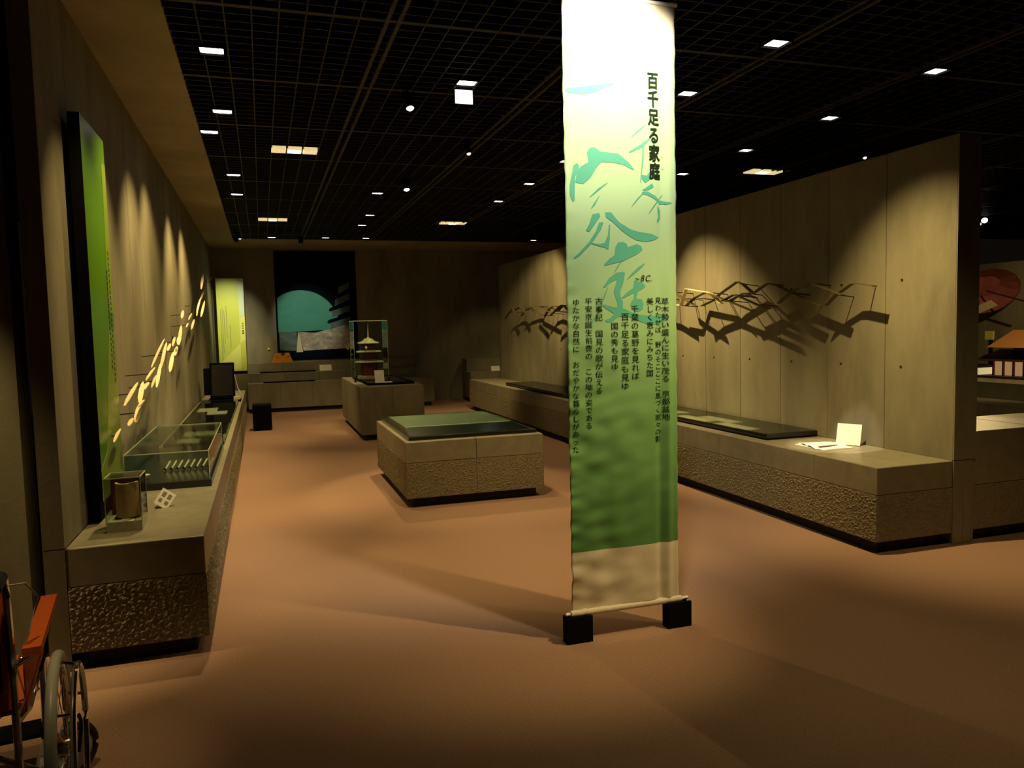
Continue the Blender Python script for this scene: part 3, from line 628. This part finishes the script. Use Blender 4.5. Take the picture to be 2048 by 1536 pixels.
oct_([(0.20, ZB+0.006), (0.20, ZB+0.05), (0.19, ZB+0.055)], 'podium', 'roof_pale')
oct_([(0.13, ZB+0.055), (0.13, 1.09)], 'body', 'red_lacquer')
for k in range(8):
    a = R(22.5+45*k); MB().tube([(1.665+0.14*math.cos(a), 12.77+0.14*math.sin(a), ZB+0.055), (1.665+0.14*math.cos(a), 12.77+0.14*math.sin(a), 1.09)], 0.008, 6).build('column', 'red_lacquer', pg)
for (z, rr, top, bodyr, bt) in ((1.095, 0.245, 1.15, 0.115, 1.26), (1.262, 0.212, 1.312, 0.105, 1.405), (1.405, 0.183, 1.492, 0, 0)):
    oct_([(rr*0.55, z-0.035), (rr*0.8, z-0.012), (rr*0.96, z-0.002)], 'eave_bracket', 'dark_wood')
    rf = oct_([(rr*0.97, z-0.004), (rr, z), (rr, z+0.008), (rr*0.8, z+0.02), (rr*0.55, z+0.034), (rr*0.3 if bodyr == 0 else rr*0.5, top-0.012), (0.012 if bodyr == 0 else rr*0.46, top)], 'roof', 'roof_pale')
    for k in range(8):
        a = R(22.5+45*k); c, s_ = math.cos(a), math.sin(a)
        MB().tube([(1.665+rr*0.99*c, 12.77+rr*0.99*s_, z+0.011), (1.665+rr*0.55*c, 12.77+rr*0.55*s_, z+0.038), (1.665+rr*0.32*c, 12.77+rr*0.32*s_, top-0.006 if bodyr == 0 else top)], 0.0045, 5).build('hip_rib', 'roof_pale', rf)
    if bodyr:
        oct_([(bodyr, top), (bodyr, bt)], 'body', 'red_lacquer')
        oct_([(bodyr*1.35, top+0.004), (bodyr*1.35, top+0.02)], 'balcony', 'dark_wood')
b = MB().tube([(1.665, 12.77, 1.485), (1.665, 12.77, 1.725)], [0.007, 0.003], 8)
for k in range(9): b.torus((1.665, 12.77, 1.53+0.014*k), 0.014-0.0006*k, 0.003, 'Z', 12, 5)
b.lathe((1.665, 12.77, 1.49), [(0.022, 0), (0.02, 0.012), (0.01, 0.025)], 12); b.build('spire', 'roof_pale', pg, True)
card('label_card', 'white standing text card in front of the pagoda case', (1.69, 11.78, ZP+0.02), 0.145, 0.20, R(15), R(4))
s = MB().box(1.74, 1.90, 11.86, 12.02, ZP+0.018, ZP+0.021).build('loose_sheet', 'paper'); tag(s, 'small white sheet lying beside the pagoda text card', 'sheet')

# ------------------------------------------------------------------ panels
M['lime'] = mat('lime_print', (0.50, 0.60, 0.10), 0.35)
M['lime_light'] = mat('lime_print_light', (0.66, 0.72, 0.20), 0.35)
M['sky_print'] = mat('pale_blue_print', (0.50, 0.66, 0.50), 0.35)
M['leaf'] = mat('leaf_green_print', (0.085, 0.215, 0.008), 0.3)
M['leaf2'] = mat('olive_print', (0.20, 0.30, 0.03), 0.3)
r = thing('text_panel', 'bright yellow green text panel in the far left corner', 'panel', (-0.58, 16.85, 0.785))
x0, x1, z0, z1, y = -0.845, -0.315, 0.852, 2.748, 16.80
MB().box(x0, x1, y, y+0.06, z0, z1).build('board', 'lime', r)
MB().box(x0+0.02, x1-0.0, y+0.005, y+0.055, 0.785, z0).build('foot', 'black', r)
w, h = x1-x0, z1-z0
P = lambda u, v: (x0+u*w, z0+v*h)
MB().prism([P(0.80, 0.30), P(1, 0.34), P(1, 0.60), P(0.80, 0.58)], 'Y', y-0.0015, y).build('print_shape', 'lime_light', r)
MB().prism([P(0.80, 0.58), P(1, 0.61), P(1, 1), P(0.80, 1)], 'Y', y-0.0015, y).build('print_shape', 'sky_print', r)
MB().prism([P(0.1, 0.02), P(0.8, 0.02), P(0.8, 0.30), P(0.15, 0.12)], 'Y', y-0.0015, y).build('print_shape', 'lime_light', r)
for u, v0, v1 in ((0.13, 0.12, 0.66), (0.19, 0.2, 0.68), (0.25, 0.3, 0.66), (0.33, 0.36, 0.70), (0.45, 0.25, 0.5)):
    b = MB(); v = v0
    while v < v1: b.box(x0+(u-0.012)*w, x0+(u+0.012)*w, y-0.0025, y-0.001, z0+v*h, z0+(v+0.008)*h); v += 0.0125
    b.build('text_column', 'grey_ink', r)
for v in (0.40, 0.425, 0.455, 0.48, 0.505): MB().box(x0+0.885*w, x0+0.945*w, y-0.0025, y-0.0016, z0+v*h, z0+(v+0.016)*h).build('title_mark', 'ink' if v < 0.44 else 'grey_ink', r)
r = thing('text_panel', 'dark green acrylic text panel standing against the left wall', 'panel', (-0.89, 4.9, PLH))
x, ya, yb, z0, z1 = -0.85, 4.56, 5.20, 0.72, 2.77
MB().box(-0.905, x, ya, yb, z0, z1).build('board', 'leaf', r)
MB().box(-0.906, x+0.001, ya-0.004, ya-0.0005, z0, z1).build('side_edge', 'black', r)
MB().box(-0.935, -0.875, ya+0.05, yb-0.05, PLH, z0).build('foot', 'black', r)
Q = lambda u, v: (ya+u*(yb-ya), z0+v*(z1-z0))
MB().prism([Q(0, 0), Q(1, 0), Q(1, 0.45), Q(0.75, 0.45), Q(0.3, 0.12), Q(0, 0.08)], 'X', x, x+0.0015).build('print_shape', 'leaf2', r)
MB().prism([Q(0.80, 0.5), Q(1, 0.5), Q(1, 0.93), Q(0.82, 0.93)], 'X', x, x+0.0015).build('print_shape', 'leaf2', r)
for u, v0, v1 in ((0.88, 0.30, 0.68), (0.78, 0.34, 0.62)):
    b = MB(); v = v0
    while v < v1: b.box(x+0.0015, x+0.0025, ya+(u-0.02)*(yb-ya), ya+(u+0.02)*(yb-ya), z0+v*(z1-z0), z0+(v+0.010)*(z1-z0)); v += 0.016
    b.build('text_column', 'ink', r)

# ------------------------------------------------------------------ mural on the back wall
M['navy'] = mat('mural_navy', (0.003, 0.006, 0.011), 0.9, spec=0.03)
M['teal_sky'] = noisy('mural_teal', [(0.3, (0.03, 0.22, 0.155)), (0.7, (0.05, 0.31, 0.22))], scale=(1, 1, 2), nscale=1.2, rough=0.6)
M['mural_stone'] = noisy('mural_stone', [(0.3, (0.16, 0.16, 0.12)), (0.55, (0.34, 0.32, 0.24)), (0.75, (0.62, 0.58, 0.46))], scale=(6, 1, 9), nscale=1.0, rough=0.7)
M['mural_dim'] = noisy('mural_dim', [(0.3, (0.03, 0.06, 0.055)), (0.7, (0.10, 0.16, 0.14))], scale=(4, 1, 10), nscale=1.0, rough=0.7)
r = thing('teal_mural', 'dark mural of a teal sky with a painted light circle and pagoda on the back wall', 'mural', (1.1, 17.195, 1.1))
y = 17.185
MB().box(0.31, 2.02, y, 17.199, 1.02, 3.36).build('board', 'navy', r)
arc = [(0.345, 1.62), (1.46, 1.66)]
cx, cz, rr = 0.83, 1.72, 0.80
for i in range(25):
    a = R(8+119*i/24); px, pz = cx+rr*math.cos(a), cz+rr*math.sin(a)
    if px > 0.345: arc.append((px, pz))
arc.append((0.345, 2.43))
MB().prism(arc, 'Y', y-0.002, y).build('sky_light_disc', 'teal_sky', r)  # teal print; a spotlight beam's round edge is painted in as its outline
MB().prism([(0.36, 1.64), (0.72, 1.62), (0.72, 1.22), (0.36, 1.24)], 'Y', y-0.003, y-0.0005).build('printed_town', 'mural_dim', r)
MB().prism([(0.74, 1.63), (1.1, 1.60), (1.44, 1.68), (1.84, 1.78), (1.84, 1.25), (0.85, 1.22)], 'Y', y-0.0035, y-0.0005).build('printed_street', 'mural_stone', r)
MB().prism([(0.745, 1.60), (0.765, 1.60), (0.84, 1.19), (0.70, 1.19)], 'Y', y-0.0045, y-0.0005).build('printed_figure', 'roof_pale', r)
for k, (xa, za) in enumerate(((1.43, 1.66), (1.47, 1.92), (1.54, 2.17), (1.61, 2.42))):
    MB().prism([(xa, za), (1.86, za+0.14), (1.86, za+0.30), (xa+0.02, za+0.15)], 'Y', y-0.004, y-0.0005).build('printed_storey', 'mural_dim', r)
    MB().prism([(xa-0.06, za+0.16), (xa-0.03, za+0.21), (1.88, za+0.36), (1.88, za+0.28), (xa-0.03, za+0.13)], 'Y', y-0.006, y-0.0005).build('printed_eave', 'navy', r)
r = thing('orange_robe', 'flat orange garment display below the mural', 'garment', (0.40, 17.1, 0.985))
M['robe'] = mat('robe_orange', (0.62, 0.25, 0.02), 0.7)
MB().prism([(0.18, 0.985), (0.62, 0.985), (0.54, 1.19), (0.46, 1.19), (0.44, 1.14), (0.39, 1.14), (0.37, 1.19), (0.247, 1.19)], 'Y', 17.09, 17.12).build('cloth', 'robe', r)
MB().prism([(0.375, 1.195), (0.455, 1.195), (0.435, 1.135), (0.395, 1.135)], 'Y', 17.085, 17.115).build('collar', 'dark_wood', r)
for q0, q1 in (((0.27, 1.10), (0.31, 1.11)), ((0.50, 1.105), (0.54, 1.12))): MB().tube([(q0[0], 17.088, q0[1]), (q1[0], 17.088, q1[1])], 0.006, 6).build('tie', 'dark_wood', r)
for k, (x, z, lab) in enumerate(((0.13, 1.28, 'yellow diamond tag on the back wall left of the mural'), (1.79, 1.24, 'yellow diamond tag at the mural lower right'), (1.87, 1.10, 'small yellow tag below the mural right corner'))):
    s = 0.03
    o = MB().prism([(x-s, z), (x, z-s), (x+s, z), (x, z+s)], 'Y', 17.172, 17.176 if k else 17.199).build('number_tag', 'yellow'); tag(o, lab, 'tag', 'yellow number tags')
o = MB().prism([(1.565, 1.345), (1.59, 1.32), (1.615, 1.345), (1.59, 1.37)], 'Y', 12.492, 12.4975).build('number_tag', 'yellow'); tag(o, 'yellow diamond tag on the pagoda case glass', 'tag', 'yellow number tags')
for k, (xa, xb, ya, z) in enumerate(((0.0, 1.0, 16.35, 0.60), (-0.05, 1.05, 16.76, 0.785))):
    r = thing('floor_tray', ('low black tray on the back plinth', 'low black tray on the raised back ledge')[k], 'tray', ((xa+xb)/2, ya+0.12, z))
    MB().box(xa, xb, ya, ya+0.22, z, z+0.02).build('bed', 'gloss_black', r); MB().box(xa-0.01, xb+0.01, ya-0.01, ya, z, z+0.028).build('rim', 'black', r)
for (x, y, z, w, h, lab) in ((1.28, 16.95, 0.785, 0.25, 0.13, 'pale boxy card on the raised ledge below the mural'), (4.95, 16.45, 0.66, 0.2, 0.11, 'white card on the ledge behind the right partition')):
    card('label_card', lab, (x, y, z), w, h, R(20), 0)

# ------------------------------------------------------------------ ribbon sculptures
def ribbon(pts, x0, x1, th=0.008):
    P = [Vector(p) for p in pts]; L = []; Rr = []
    for i, p in enumerate(P):
        d = P[min(i+1, len(P)-1)]-P[max(i-1, 0)]; d.normalize(); n = Vector((-d.y, d.x)); L.append(p+n*th/2); Rr.append(p-n*th/2)
    return MB().prism([tuple(v) for v in L+Rr[::-1]], 'X', x0, x1)
RIB1 = [[(7.501,1.953),(7.3,1.874),(7.045,1.779)],[(7.65,1.83),(7.412,1.803),(7.299,1.977),(6.842,1.913),(6.631,1.791)],[(7.045,1.784),(6.803,1.836),(6.725,1.886),(6.412,1.994),(6.324,1.968),(6.172,1.879)],[(7.247,1.797),(7.086,1.87),(6.881,1.915),(6.745,1.882),(6.484,1.817),(6.09,1.707)],[(6.484,1.817),(6.342,1.857),(6.256,1.878),(6.089,1.826)],[(6.172,1.864),(5.946,1.95),(5.823,1.928),(5.602,1.846),(5.237,1.718)],[(6.594,1.816),(6.377,1.869),(6.256,1.838),(6.025,1.764),(5.837,1.719)],[(5.747,1.763),(5.588,1.849),(5.477,1.885),(5.409,1.881),(5.329,1.912),(4.968,1.801)],[(5.186,1.725),(5.063,1.806),(4.899,1.881),(4.83,1.881),(4.66,1.85)],
 [(8.3,1.80),(8.05,1.93),(7.8,1.90),(7.5,1.80)],[(8.9,1.92),(8.6,1.82),(8.25,1.95),(7.95,1.84)]]
RIB2 = [[(13.675,1.773),(13.382,1.9),(13.196,1.951),(13.026,1.835)],[(13.199,1.913),(12.929,1.97),(12.73,1.954),(12.571,1.842)],[(12.911,1.814),(12.621,1.915),(12.241,1.956),(12.035,1.957)],[(12.137,1.961),(11.745,1.804)],[(12.035,1.957),(11.32,1.819)],[(11.747,1.771),(11.501,1.898),(11.314,1.932),(11.092,1.901)],[(11.322,1.778),(11.094,1.853),(10.832,1.931),(10.626,1.909)],[(11.095,1.837),(10.832,1.924),(10.629,1.839)],[(10.63,1.84),(10.3,1.95),(9.9,1.86)],[(10.5,1.92),(10.1,1.80),(9.7,1.93)]]
for ribs, lab in ((RIB1, 'zigzag bronze ribbon sculpture on the right partition beside the banner'), (RIB2, 'farther zigzag ribbon sculpture on the right partition left of the banner')):
    ym = sum(p[0] for q in ribs for p in q)/sum(len(q) for q in ribs)
    r = thing('ribbon_sculpture', lab, 'sculpture', (4.45, ym, 1.7))
    for k, pl in enumerate(ribs):
        dx = 0.03*((k*7) % 3-1)
        rb = ribbon(pl, 4.33+dx, 4.375+dx, 0.006).build('ribbon', 'gold' if k in (1,) and ribs is RIB1 else 'bronze', r)
        for p in (pl[1], pl[-2] if len(pl) > 3 else pl[0]):
            MB().tube([(4.36+dx, p[0], p[1]), (WRX, p[0]+0.02, p[1]-0.02)], 0.005, 6).build('bracket', 'kick', r)
GOLD = [(4.77,1.01,5.01,1.06),(5.13,1.06,5.31,1.09),(5.23,1.07,5.46,1.17),(5.22,1.17,5.47,1.19),(5.18,1.18,5.77,1.29),(5.61,1.16,5.82,1.29),(5.77,1.3,6.28,1.37),(6.09,1.23,6.43,1.4),(6.06,1.22,6.27,1.26),(6.28,1.37,7.2,1.58),(6.62,1.35,7.1,1.55),(6.98,1.3,7.32,1.46),(6.42,1.21,6.74,1.29),(7.37,1.47,7.63,1.53),(7.67,1.42,7.92,1.5),(7.72,1.52,7.81,1.59),(8.02,1.5,8.29,1.59),(8.36,1.51,8.72,1.71),(8.96,1.69,9.27,1.74),(9.3,1.67,9.75,1.79),(9.09,1.79,9.28,1.88),(9.58,1.78,10.12,1.87),(10.48,1.88,11.31,2.11),(10.83,1.84,11.73,2.09),(11.14,1.86,11.4,1.94),(11.62,2.09,12.76,2.33),(11.51,2.24,12.16,2.52),(12.68,2.4,13.79,2.57),(13.03,2.33,13.74,2.5)]
r = thing('gold_sculpture', 'chain of gold leaf slats rising along the left wall', 'sculpture', (-0.80, 8.0, 1.0))
for k, (ya, za, yb, zb) in enumerate(GOLD):
    dx = 0.025*((k*5) % 4-1.5); x = -0.78+dx; wd = 0.030+0.012*(k % 3)
    wd *= 0.30; A, Bv = Vector((ya, za)), Vector((yb, zb)); d = Bv-A; nn = Vector((-d.y, d.x)).normalized()*0.0035
    b = MB(); prof = ((0, 0.35), (0.22, 0.95), (0.6, 1.0), (0.88, 0.6), (1, 0.12))
    vs_ = []
    for sg in (1, -1):
        for t_, ww in prof:
            for sx in (-1, 1): c_ = A+d*t_+nn*sg+Vector((0, 0.006*math.sin(t_*math.pi))); vs_.append((x+sx*wd*ww, c_.x, c_.y))
    n = 2*len(prof); fs_ = []
    for i in range(len(prof)-1):
        a = 2*i; fs_ += [(a, a+1, a+3, a+2), (n+a, n+a+2, n+a+3, n+a+1), (a, a+2, n+a+2, n+a), (a+1, n+a+1, n+a+3, a+3)]
    fs_ += [(0, n, n+1, 1), (n-2, n-1, 2*n-1, 2*n-2)]
    b.add(vs_, fs_).build('slat', 'gold', r)
    if k % 2 == 0: MB().tube([(x, (ya+yb)/2, (za+zb)/2), (WLX, (ya+yb)/2+0.02, (za+zb)/2-0.01)], 0.004, 6).build('bracket', 'kick', r)

# ------------------------------------------------------------------ placard and open book on the right plinth
r = thing('placard', 'brightly lit white placard leaning at the near end of the right plinth', 'placard', (4.42, 4.97, H))
q = Matrix.Rotation(R(-62), 3, 'Z') @ Matrix.Rotation(R(-14), 3, 'X')
b = MB().box(-0.095, 0.095, 0, 0.005, 0.005, 0.175, q); b.v = [tuple(Vector(v)+Vector((4.42, 4.97, H))) for v in b.v]; b.build('sheet', 'paper', r)
b = MB().box(-0.02, 0.02, 0.006, 0.05, 0.0, 0.006, Matrix.Rotation(R(-62), 3, 'Z')); b.v = [tuple(Vector(v)+Vector((4.42, 4.97, H))) for v in b.v]; b.build('prop', 'black', r)
r = thing('open_book', 'open white booklet lying below the placard', 'book', (4.24, 5.03, H))
for s_, nm in ((-1, 'page'), (1, 'page')):
    pr = []
    for i in range(9):
        u = i/8; pr.append((5.03+s_*0.17*u, H+0.004+0.014*math.sin(min(1, u*1.4)*math.pi)*(1-0.5*u)+0.002))
    b = MB().prism(pr+[(p[0], p[1]-0.003) for p in pr[::-1]], 'X', 4.10, 4.38)
    b.v = [tuple(Matrix.Rotation(R(-14), 3, 'Z') @ (Vector(v)-Vector((4.24, 5.03, 0)))+Vector((4.24, 5.03, 0))) for v in b.v]; b.build(nm, 'paper', r)
b = MB().box(4.12, 4.30, 4.93, 4.96, H+0.017, H+0.0185); b.build('print', 'grey_ink', r)
MB().box(4.09, 4.39, 4.86, 5.20, H, H+0.003).build('cover', 'old_paper', r)

# ------------------------------------------------------------------ gallery beyond the partition
M['canopy'] = noisy('pink_canopy', [(0.3, (0.22, 0.05, 0.05)), (0.7, (0.36, 0.11, 0.10))], nscale=3, rough=0.8)
r = thing('parasol', 'red paper parasol hung on the far gallery wall', 'parasol', (10.15, 8.4, 1.5))
c = Vector((10.05, 8.55, 1.98)); axis = Vector((-0.35, -0.55, -0.6)).normalized(); qq = axis.to_track_quat('Z', 'Y').to_matrix()
MB().lathe(c, [(0.02, -0.16), (0.2, -0.10), (0.42, 0.02), (0.43, 0.025), (0.2, -0.09)], 16, qq).build('canopy', 'canopy', r)
MB().tube([c, c+Vector((0, -0.62, -0.18))], 0.012, 6).build('handle', 'dark_wood', r)
MB().prism([(8.75, 1.60), (8.3, 1.76), (8.42, 1.84), (8.7, 1.74)], 'X', 9.98, 9.99).build('white_panel', 'cream', r)
r = thing('gallery_sign', 'small pale sign on a dark post in the gallery', 'sign', (9.75, 8.3, 0.8))
MB().box(9.74, 9.76, 8.16, 8.29, 1.28, 1.40).build('plate', 'yellow', r); MB().box(9.765, 9.785, 8.20, 8.25, 0.8, 1.28).build('post', 'black', r)
r = thing('temple_model', 'red pillared temple model with pale walls and wide roofs', 'model', (9.55, 7.1, 0.8))
MB().box(9.05, 10.1, 6.0, 7.85, 0.80, 0.83).build('platform', 'dark_wood', r)
M['added_glow'] = mat('pale_wall_added_glow', (0.8, 0.6, 0.35), 0.7, emit=(1.0, 0.6, 0.25), estr=0.28)  # pale wall with emission added to brighten it under the eaves
MB().box(9.25, 9.9, 6.15, 7.72, 0.83, 1.02).build('hall_wall', 'added_glow', r)
for i in range(12): MB().box(9.20, 9.225, 6.12+0.143*i, 6.14+0.143*i, 0.83, 1.02).build('pillar', 'red_lacquer', r)
MB().prism([(9.1, 1.02), (10.1, 1.02), (9.9, 1.08), (9.575, 1.16), (9.25, 1.08)], 'Y', 5.95, 7.9).build('lower_roof', 'dark_wood', r)
MB().prism([(9.3, 1.16), (9.85, 1.16), (9.85, 1.22), (9.3, 1.22)], 'Y', 6.3, 7.5).build('upper_hall', 'red_lacquer', r)
M['orange_roof'] = mat('orange_bark_roof', (0.62, 0.27, 0.08), 0.6)
MB().prism([(9.1, 1.20), (10.05, 1.20), (9.575, 1.42)], 'Y', 6.1, 7.72).build('upper_roof', 'orange_roof', r)
r = thing('lit_diorama', 'small lit diorama box left of the temple model', 'diorama', (9.3, 8.15, 0.8))
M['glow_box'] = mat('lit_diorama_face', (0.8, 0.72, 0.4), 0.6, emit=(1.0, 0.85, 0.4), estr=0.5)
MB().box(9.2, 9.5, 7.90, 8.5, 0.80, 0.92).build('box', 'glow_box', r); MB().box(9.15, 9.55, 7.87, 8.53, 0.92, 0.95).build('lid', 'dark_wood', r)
for i in range(5): MB().box(9.19, 9.20, 7.93+0.1*i, 7.98+0.1*i, 0.82, 0.89).build('figure', 'dark_wood', r)

# ------------------------------------------------------------------ wheelchair, seen from its right rear
wc = thing('wheelchair', 'folding wheelchair with orange upholstery at lower left', 'wheelchair', (-0.965, 2.66, 0), R(8))
B = lambda b, n, m, par=None, sm=True: b.build(n, m, par or wc, sm, True)
for s_ in (-1, 1):
    x = 0.30*s_
    wh = bpy.data.objects.new('wheel', None); COL.objects.link(wh); wh.parent = wc; wh.location = (x, 0, 0.30)
    bb = lambda b, n, m: b.build(n, m, wh, True, True)
    bb(MB().torus((0, 0, 0), 0.283, 0.017, 'X', 56, 10), 'tyre', 'grey_tyre')
    bb(MB().torus((0, 0, 0), 0.262, 0.010, 'X', 48, 8), 'wheel_rim', 'chrome')
    bb(MB().torus((0.055*s_, 0, 0), 0.245, 0.010, 'X', 48, 8), 'hand_rim', 'chrome')
    bb(MB().lathe((0, 0, 0), [(0.022, -0.04), (0.034, -0.03), (0.034, 0.03), (0.022, 0.04)], 16, Matrix.Rotation(R(90), 3, 'Y')), 'hub', 'chrome')
    for k in range(6):
        a = R(60*k+15); bb(MB().tube([(0.0, 0.262*math.cos(a), 0.262*math.sin(a)), (0.055*s_, 0.245*math.cos(a), 0.245*math.sin(a))], 0.005, 6), 'rim_clip', 'chrome')
    for k in range(18):
        a = R(20*k); e = R(20*k+(25 if k % 2 else -25))
        bb(MB().tube([(0.02*(1 if k % 2 else -1), 0.03*math.cos(e), 0.03*math.sin(e)), (0, 0.258*math.cos(a), 0.258*math.sin(a))], 0.0016, 5), 'spoke', 'chrome')
    ca = bpy.data.objects.new('caster', None); COL.objects.link(ca); ca.parent = wc; ca.location = (0.30*s_, 0.375, 0.10); ca.rotation_euler = (0, 0, R(-48))
    cb = lambda b, n, m: b.build(n, m, ca, True, True)
    cb(MB().torus((0, 0, 0), 0.085, 0.016, 'X', 28, 8), 'tyre', 'black_rubber'); cb(MB().lathe((0, 0, 0), [(0.072, -0.008), (0.072, 0.008)], 20, Matrix.Rotation(R(90), 3, 'Y')), 'disc', 'grey_tyre')
    cb(MB().tube([(-0.025, 0, 0), (-0.025, 0.02, 0.10), (0.0, 0.03, 0.12), (0.025, 0.02, 0.10), (0.025, 0, 0)], 0.007, 6), 'fork', 'black')
    X = 0.19*s_; XA = 0.247*s_; XR = 0.215*s_
    B(MB().tube([(X, -0.03, 0.12), (X, -0.03, 0.60), (X, -0.05, 0.82), (X, -0.07, 0.885), (X, -0.12, 0.905), (X, -0.16, 0.905)], 0.0115, 8), 'back_post', 'chrome')
    B(MB().tube([(X, -0.12, 0.905), (X, -0.24, 0.902)], [0.019, 0.018], 10), 'push_grip', 'black_rubber')
    B(MB().tube([(X, -0.09, 0.88), (X+0.02*s_, -0.16, 0.865), (X+0.03*s_, -0.23, 0.875)], 0.005, 6), 'brake_lever', 'black')
    B(MB().tube([(X, -0.09, 0.87), (X+0.05*s_, -0.05, 0.86), (X+0.075*s_, 0.0, 0.80), (X+0.05*s_, -0.03, 0.70), (X+0.01*s_, -0.03, 0.60), (X+0.03*s_, -0.04, 0.5), (X, -0.03, 0.42)], 0.003, 6), 'brake_cable', 'grey_tyre')
    B(MB().tube([(X, -0.03, 0.42), (XR, 0.05, 0.43), (XR, 0.42, 0.45), (XR, 0.47, 0.42), (XR, 0.55, 0.12)], 0.0115, 8), 'seat_rail', 'chrome')
    B(MB().tube([(X, -0.03, 0.16), (XR, 0.05, 0.16), (XR, 0.40, 0.16), (XR, 0.42, 0.45)], 0.0115, 8), 'lower_rail', 'chrome')
    B(MB().tube([(XR, 0.40, 0.16), (XR, 0.40, 0.20)], 0.016, 8), 'caster_stem', 'black')
    B(MB().tube([(X, -0.03, 0.60), (XA, 0.0, 0.622), (XA, 0.40, 0.622), (XA, 0.44, 0.60), (XR, 0.44, 0.45)], 0.011, 8), 'arm_tube', 'chrome')
    B(MB().box(XA-0.025, XA+0.025, -0.065, 0.47, 0.635, 0.662), 'armrest_pad', 'orange', None, False)
    B(MB().box(XR-0.002, XR+0.002, 0.0, 0.43, 0.44, 0.62), 'side_guard', 'orange', None, False)
    B(MB().tube([(X+0.03*s_, 0.30, 0.44), (X+0.05*s_, 0.34, 0.50), (X+0.05*s_, 0.40, 0.62)], 0.006, 6), 'parking_brake', 'black')
    B(MB().tube([(X+0.05*s_, 0.385, 0.59), (X+0.05*s_, 0.41, 0.64)], 0.011, 8), 'brake_knob', 'black_rubber')
    B(MB().box(X-0.16*s_ if s_ > 0 else X, X if s_ > 0 else X+0.16, 0.52, 0.66, 0.11, 0.122), 'footplate', 'black', None, False)
b = MB()
for i in range(12):
    u0, u1 = i/12, (i+1)/12
    f = lambda u: -0.035-0.035*math.sin(u*math.pi)
    b.add([(-0.19+0.38*u0, f(u0), 0.47), (-0.19+0.38*u1, f(u1), 0.47), (-0.19+0.38*u1, f(u1), 0.87+0.02*math.sin(u1*math.pi)), (-0.19+0.38*u0, f(u0), 0.87+0.02*math.sin(u0*math.pi))], [(0, 1, 2, 3)])
    b.add([(-0.19+0.38*u0, f(u0)+0.02, 0.47), (-0.19+0.38*u1, f(u1)+0.02, 0.47), (-0.19+0.38*u1, f(u1)+0.02, 0.87+0.02*math.sin(u1*math.pi)), (-0.19+0.38*u0, f(u0)+0.02, 0.87+0.02*math.sin(u0*math.pi))], [(3, 2, 1, 0)])
    b.add([(-0.19+0.38*u0, f(u0), 0.87+0.02*math.sin(u0*math.pi)), (-0.19+0.38*u1, f(u1), 0.87+0.02*math.sin(u1*math.pi)), (-0.19+0.38*u1, f(u1)+0.02, 0.87+0.02*math.sin(u1*math.pi)), (-0.19+0.38*u0, f(u0)+0.02, 0.87+0.02*math.sin(u0*math.pi))], [(0, 1, 2, 3)])
B(b, 'backrest', 'orange')
B(MB().box(-0.22, 0.22, -0.02, 0.42, 0.445, 0.475), 'seat', 'orange', None, False)
B(MB().tube([(-0.225, 0.15, 0.16), (0.225, 0.2, 0.43)], 0.010, 8), 'cross_brace', 'chrome'); B(MB().tube([(0.225, 0.15, 0.16), (-0.225, 0.2, 0.43)], 0.010, 8), 'cross_brace', 'chrome')
B(MB().box(-0.17, 0.17, -0.10, -0.075, 0.55, 0.72), 'back_pocket', 'black', None, False)
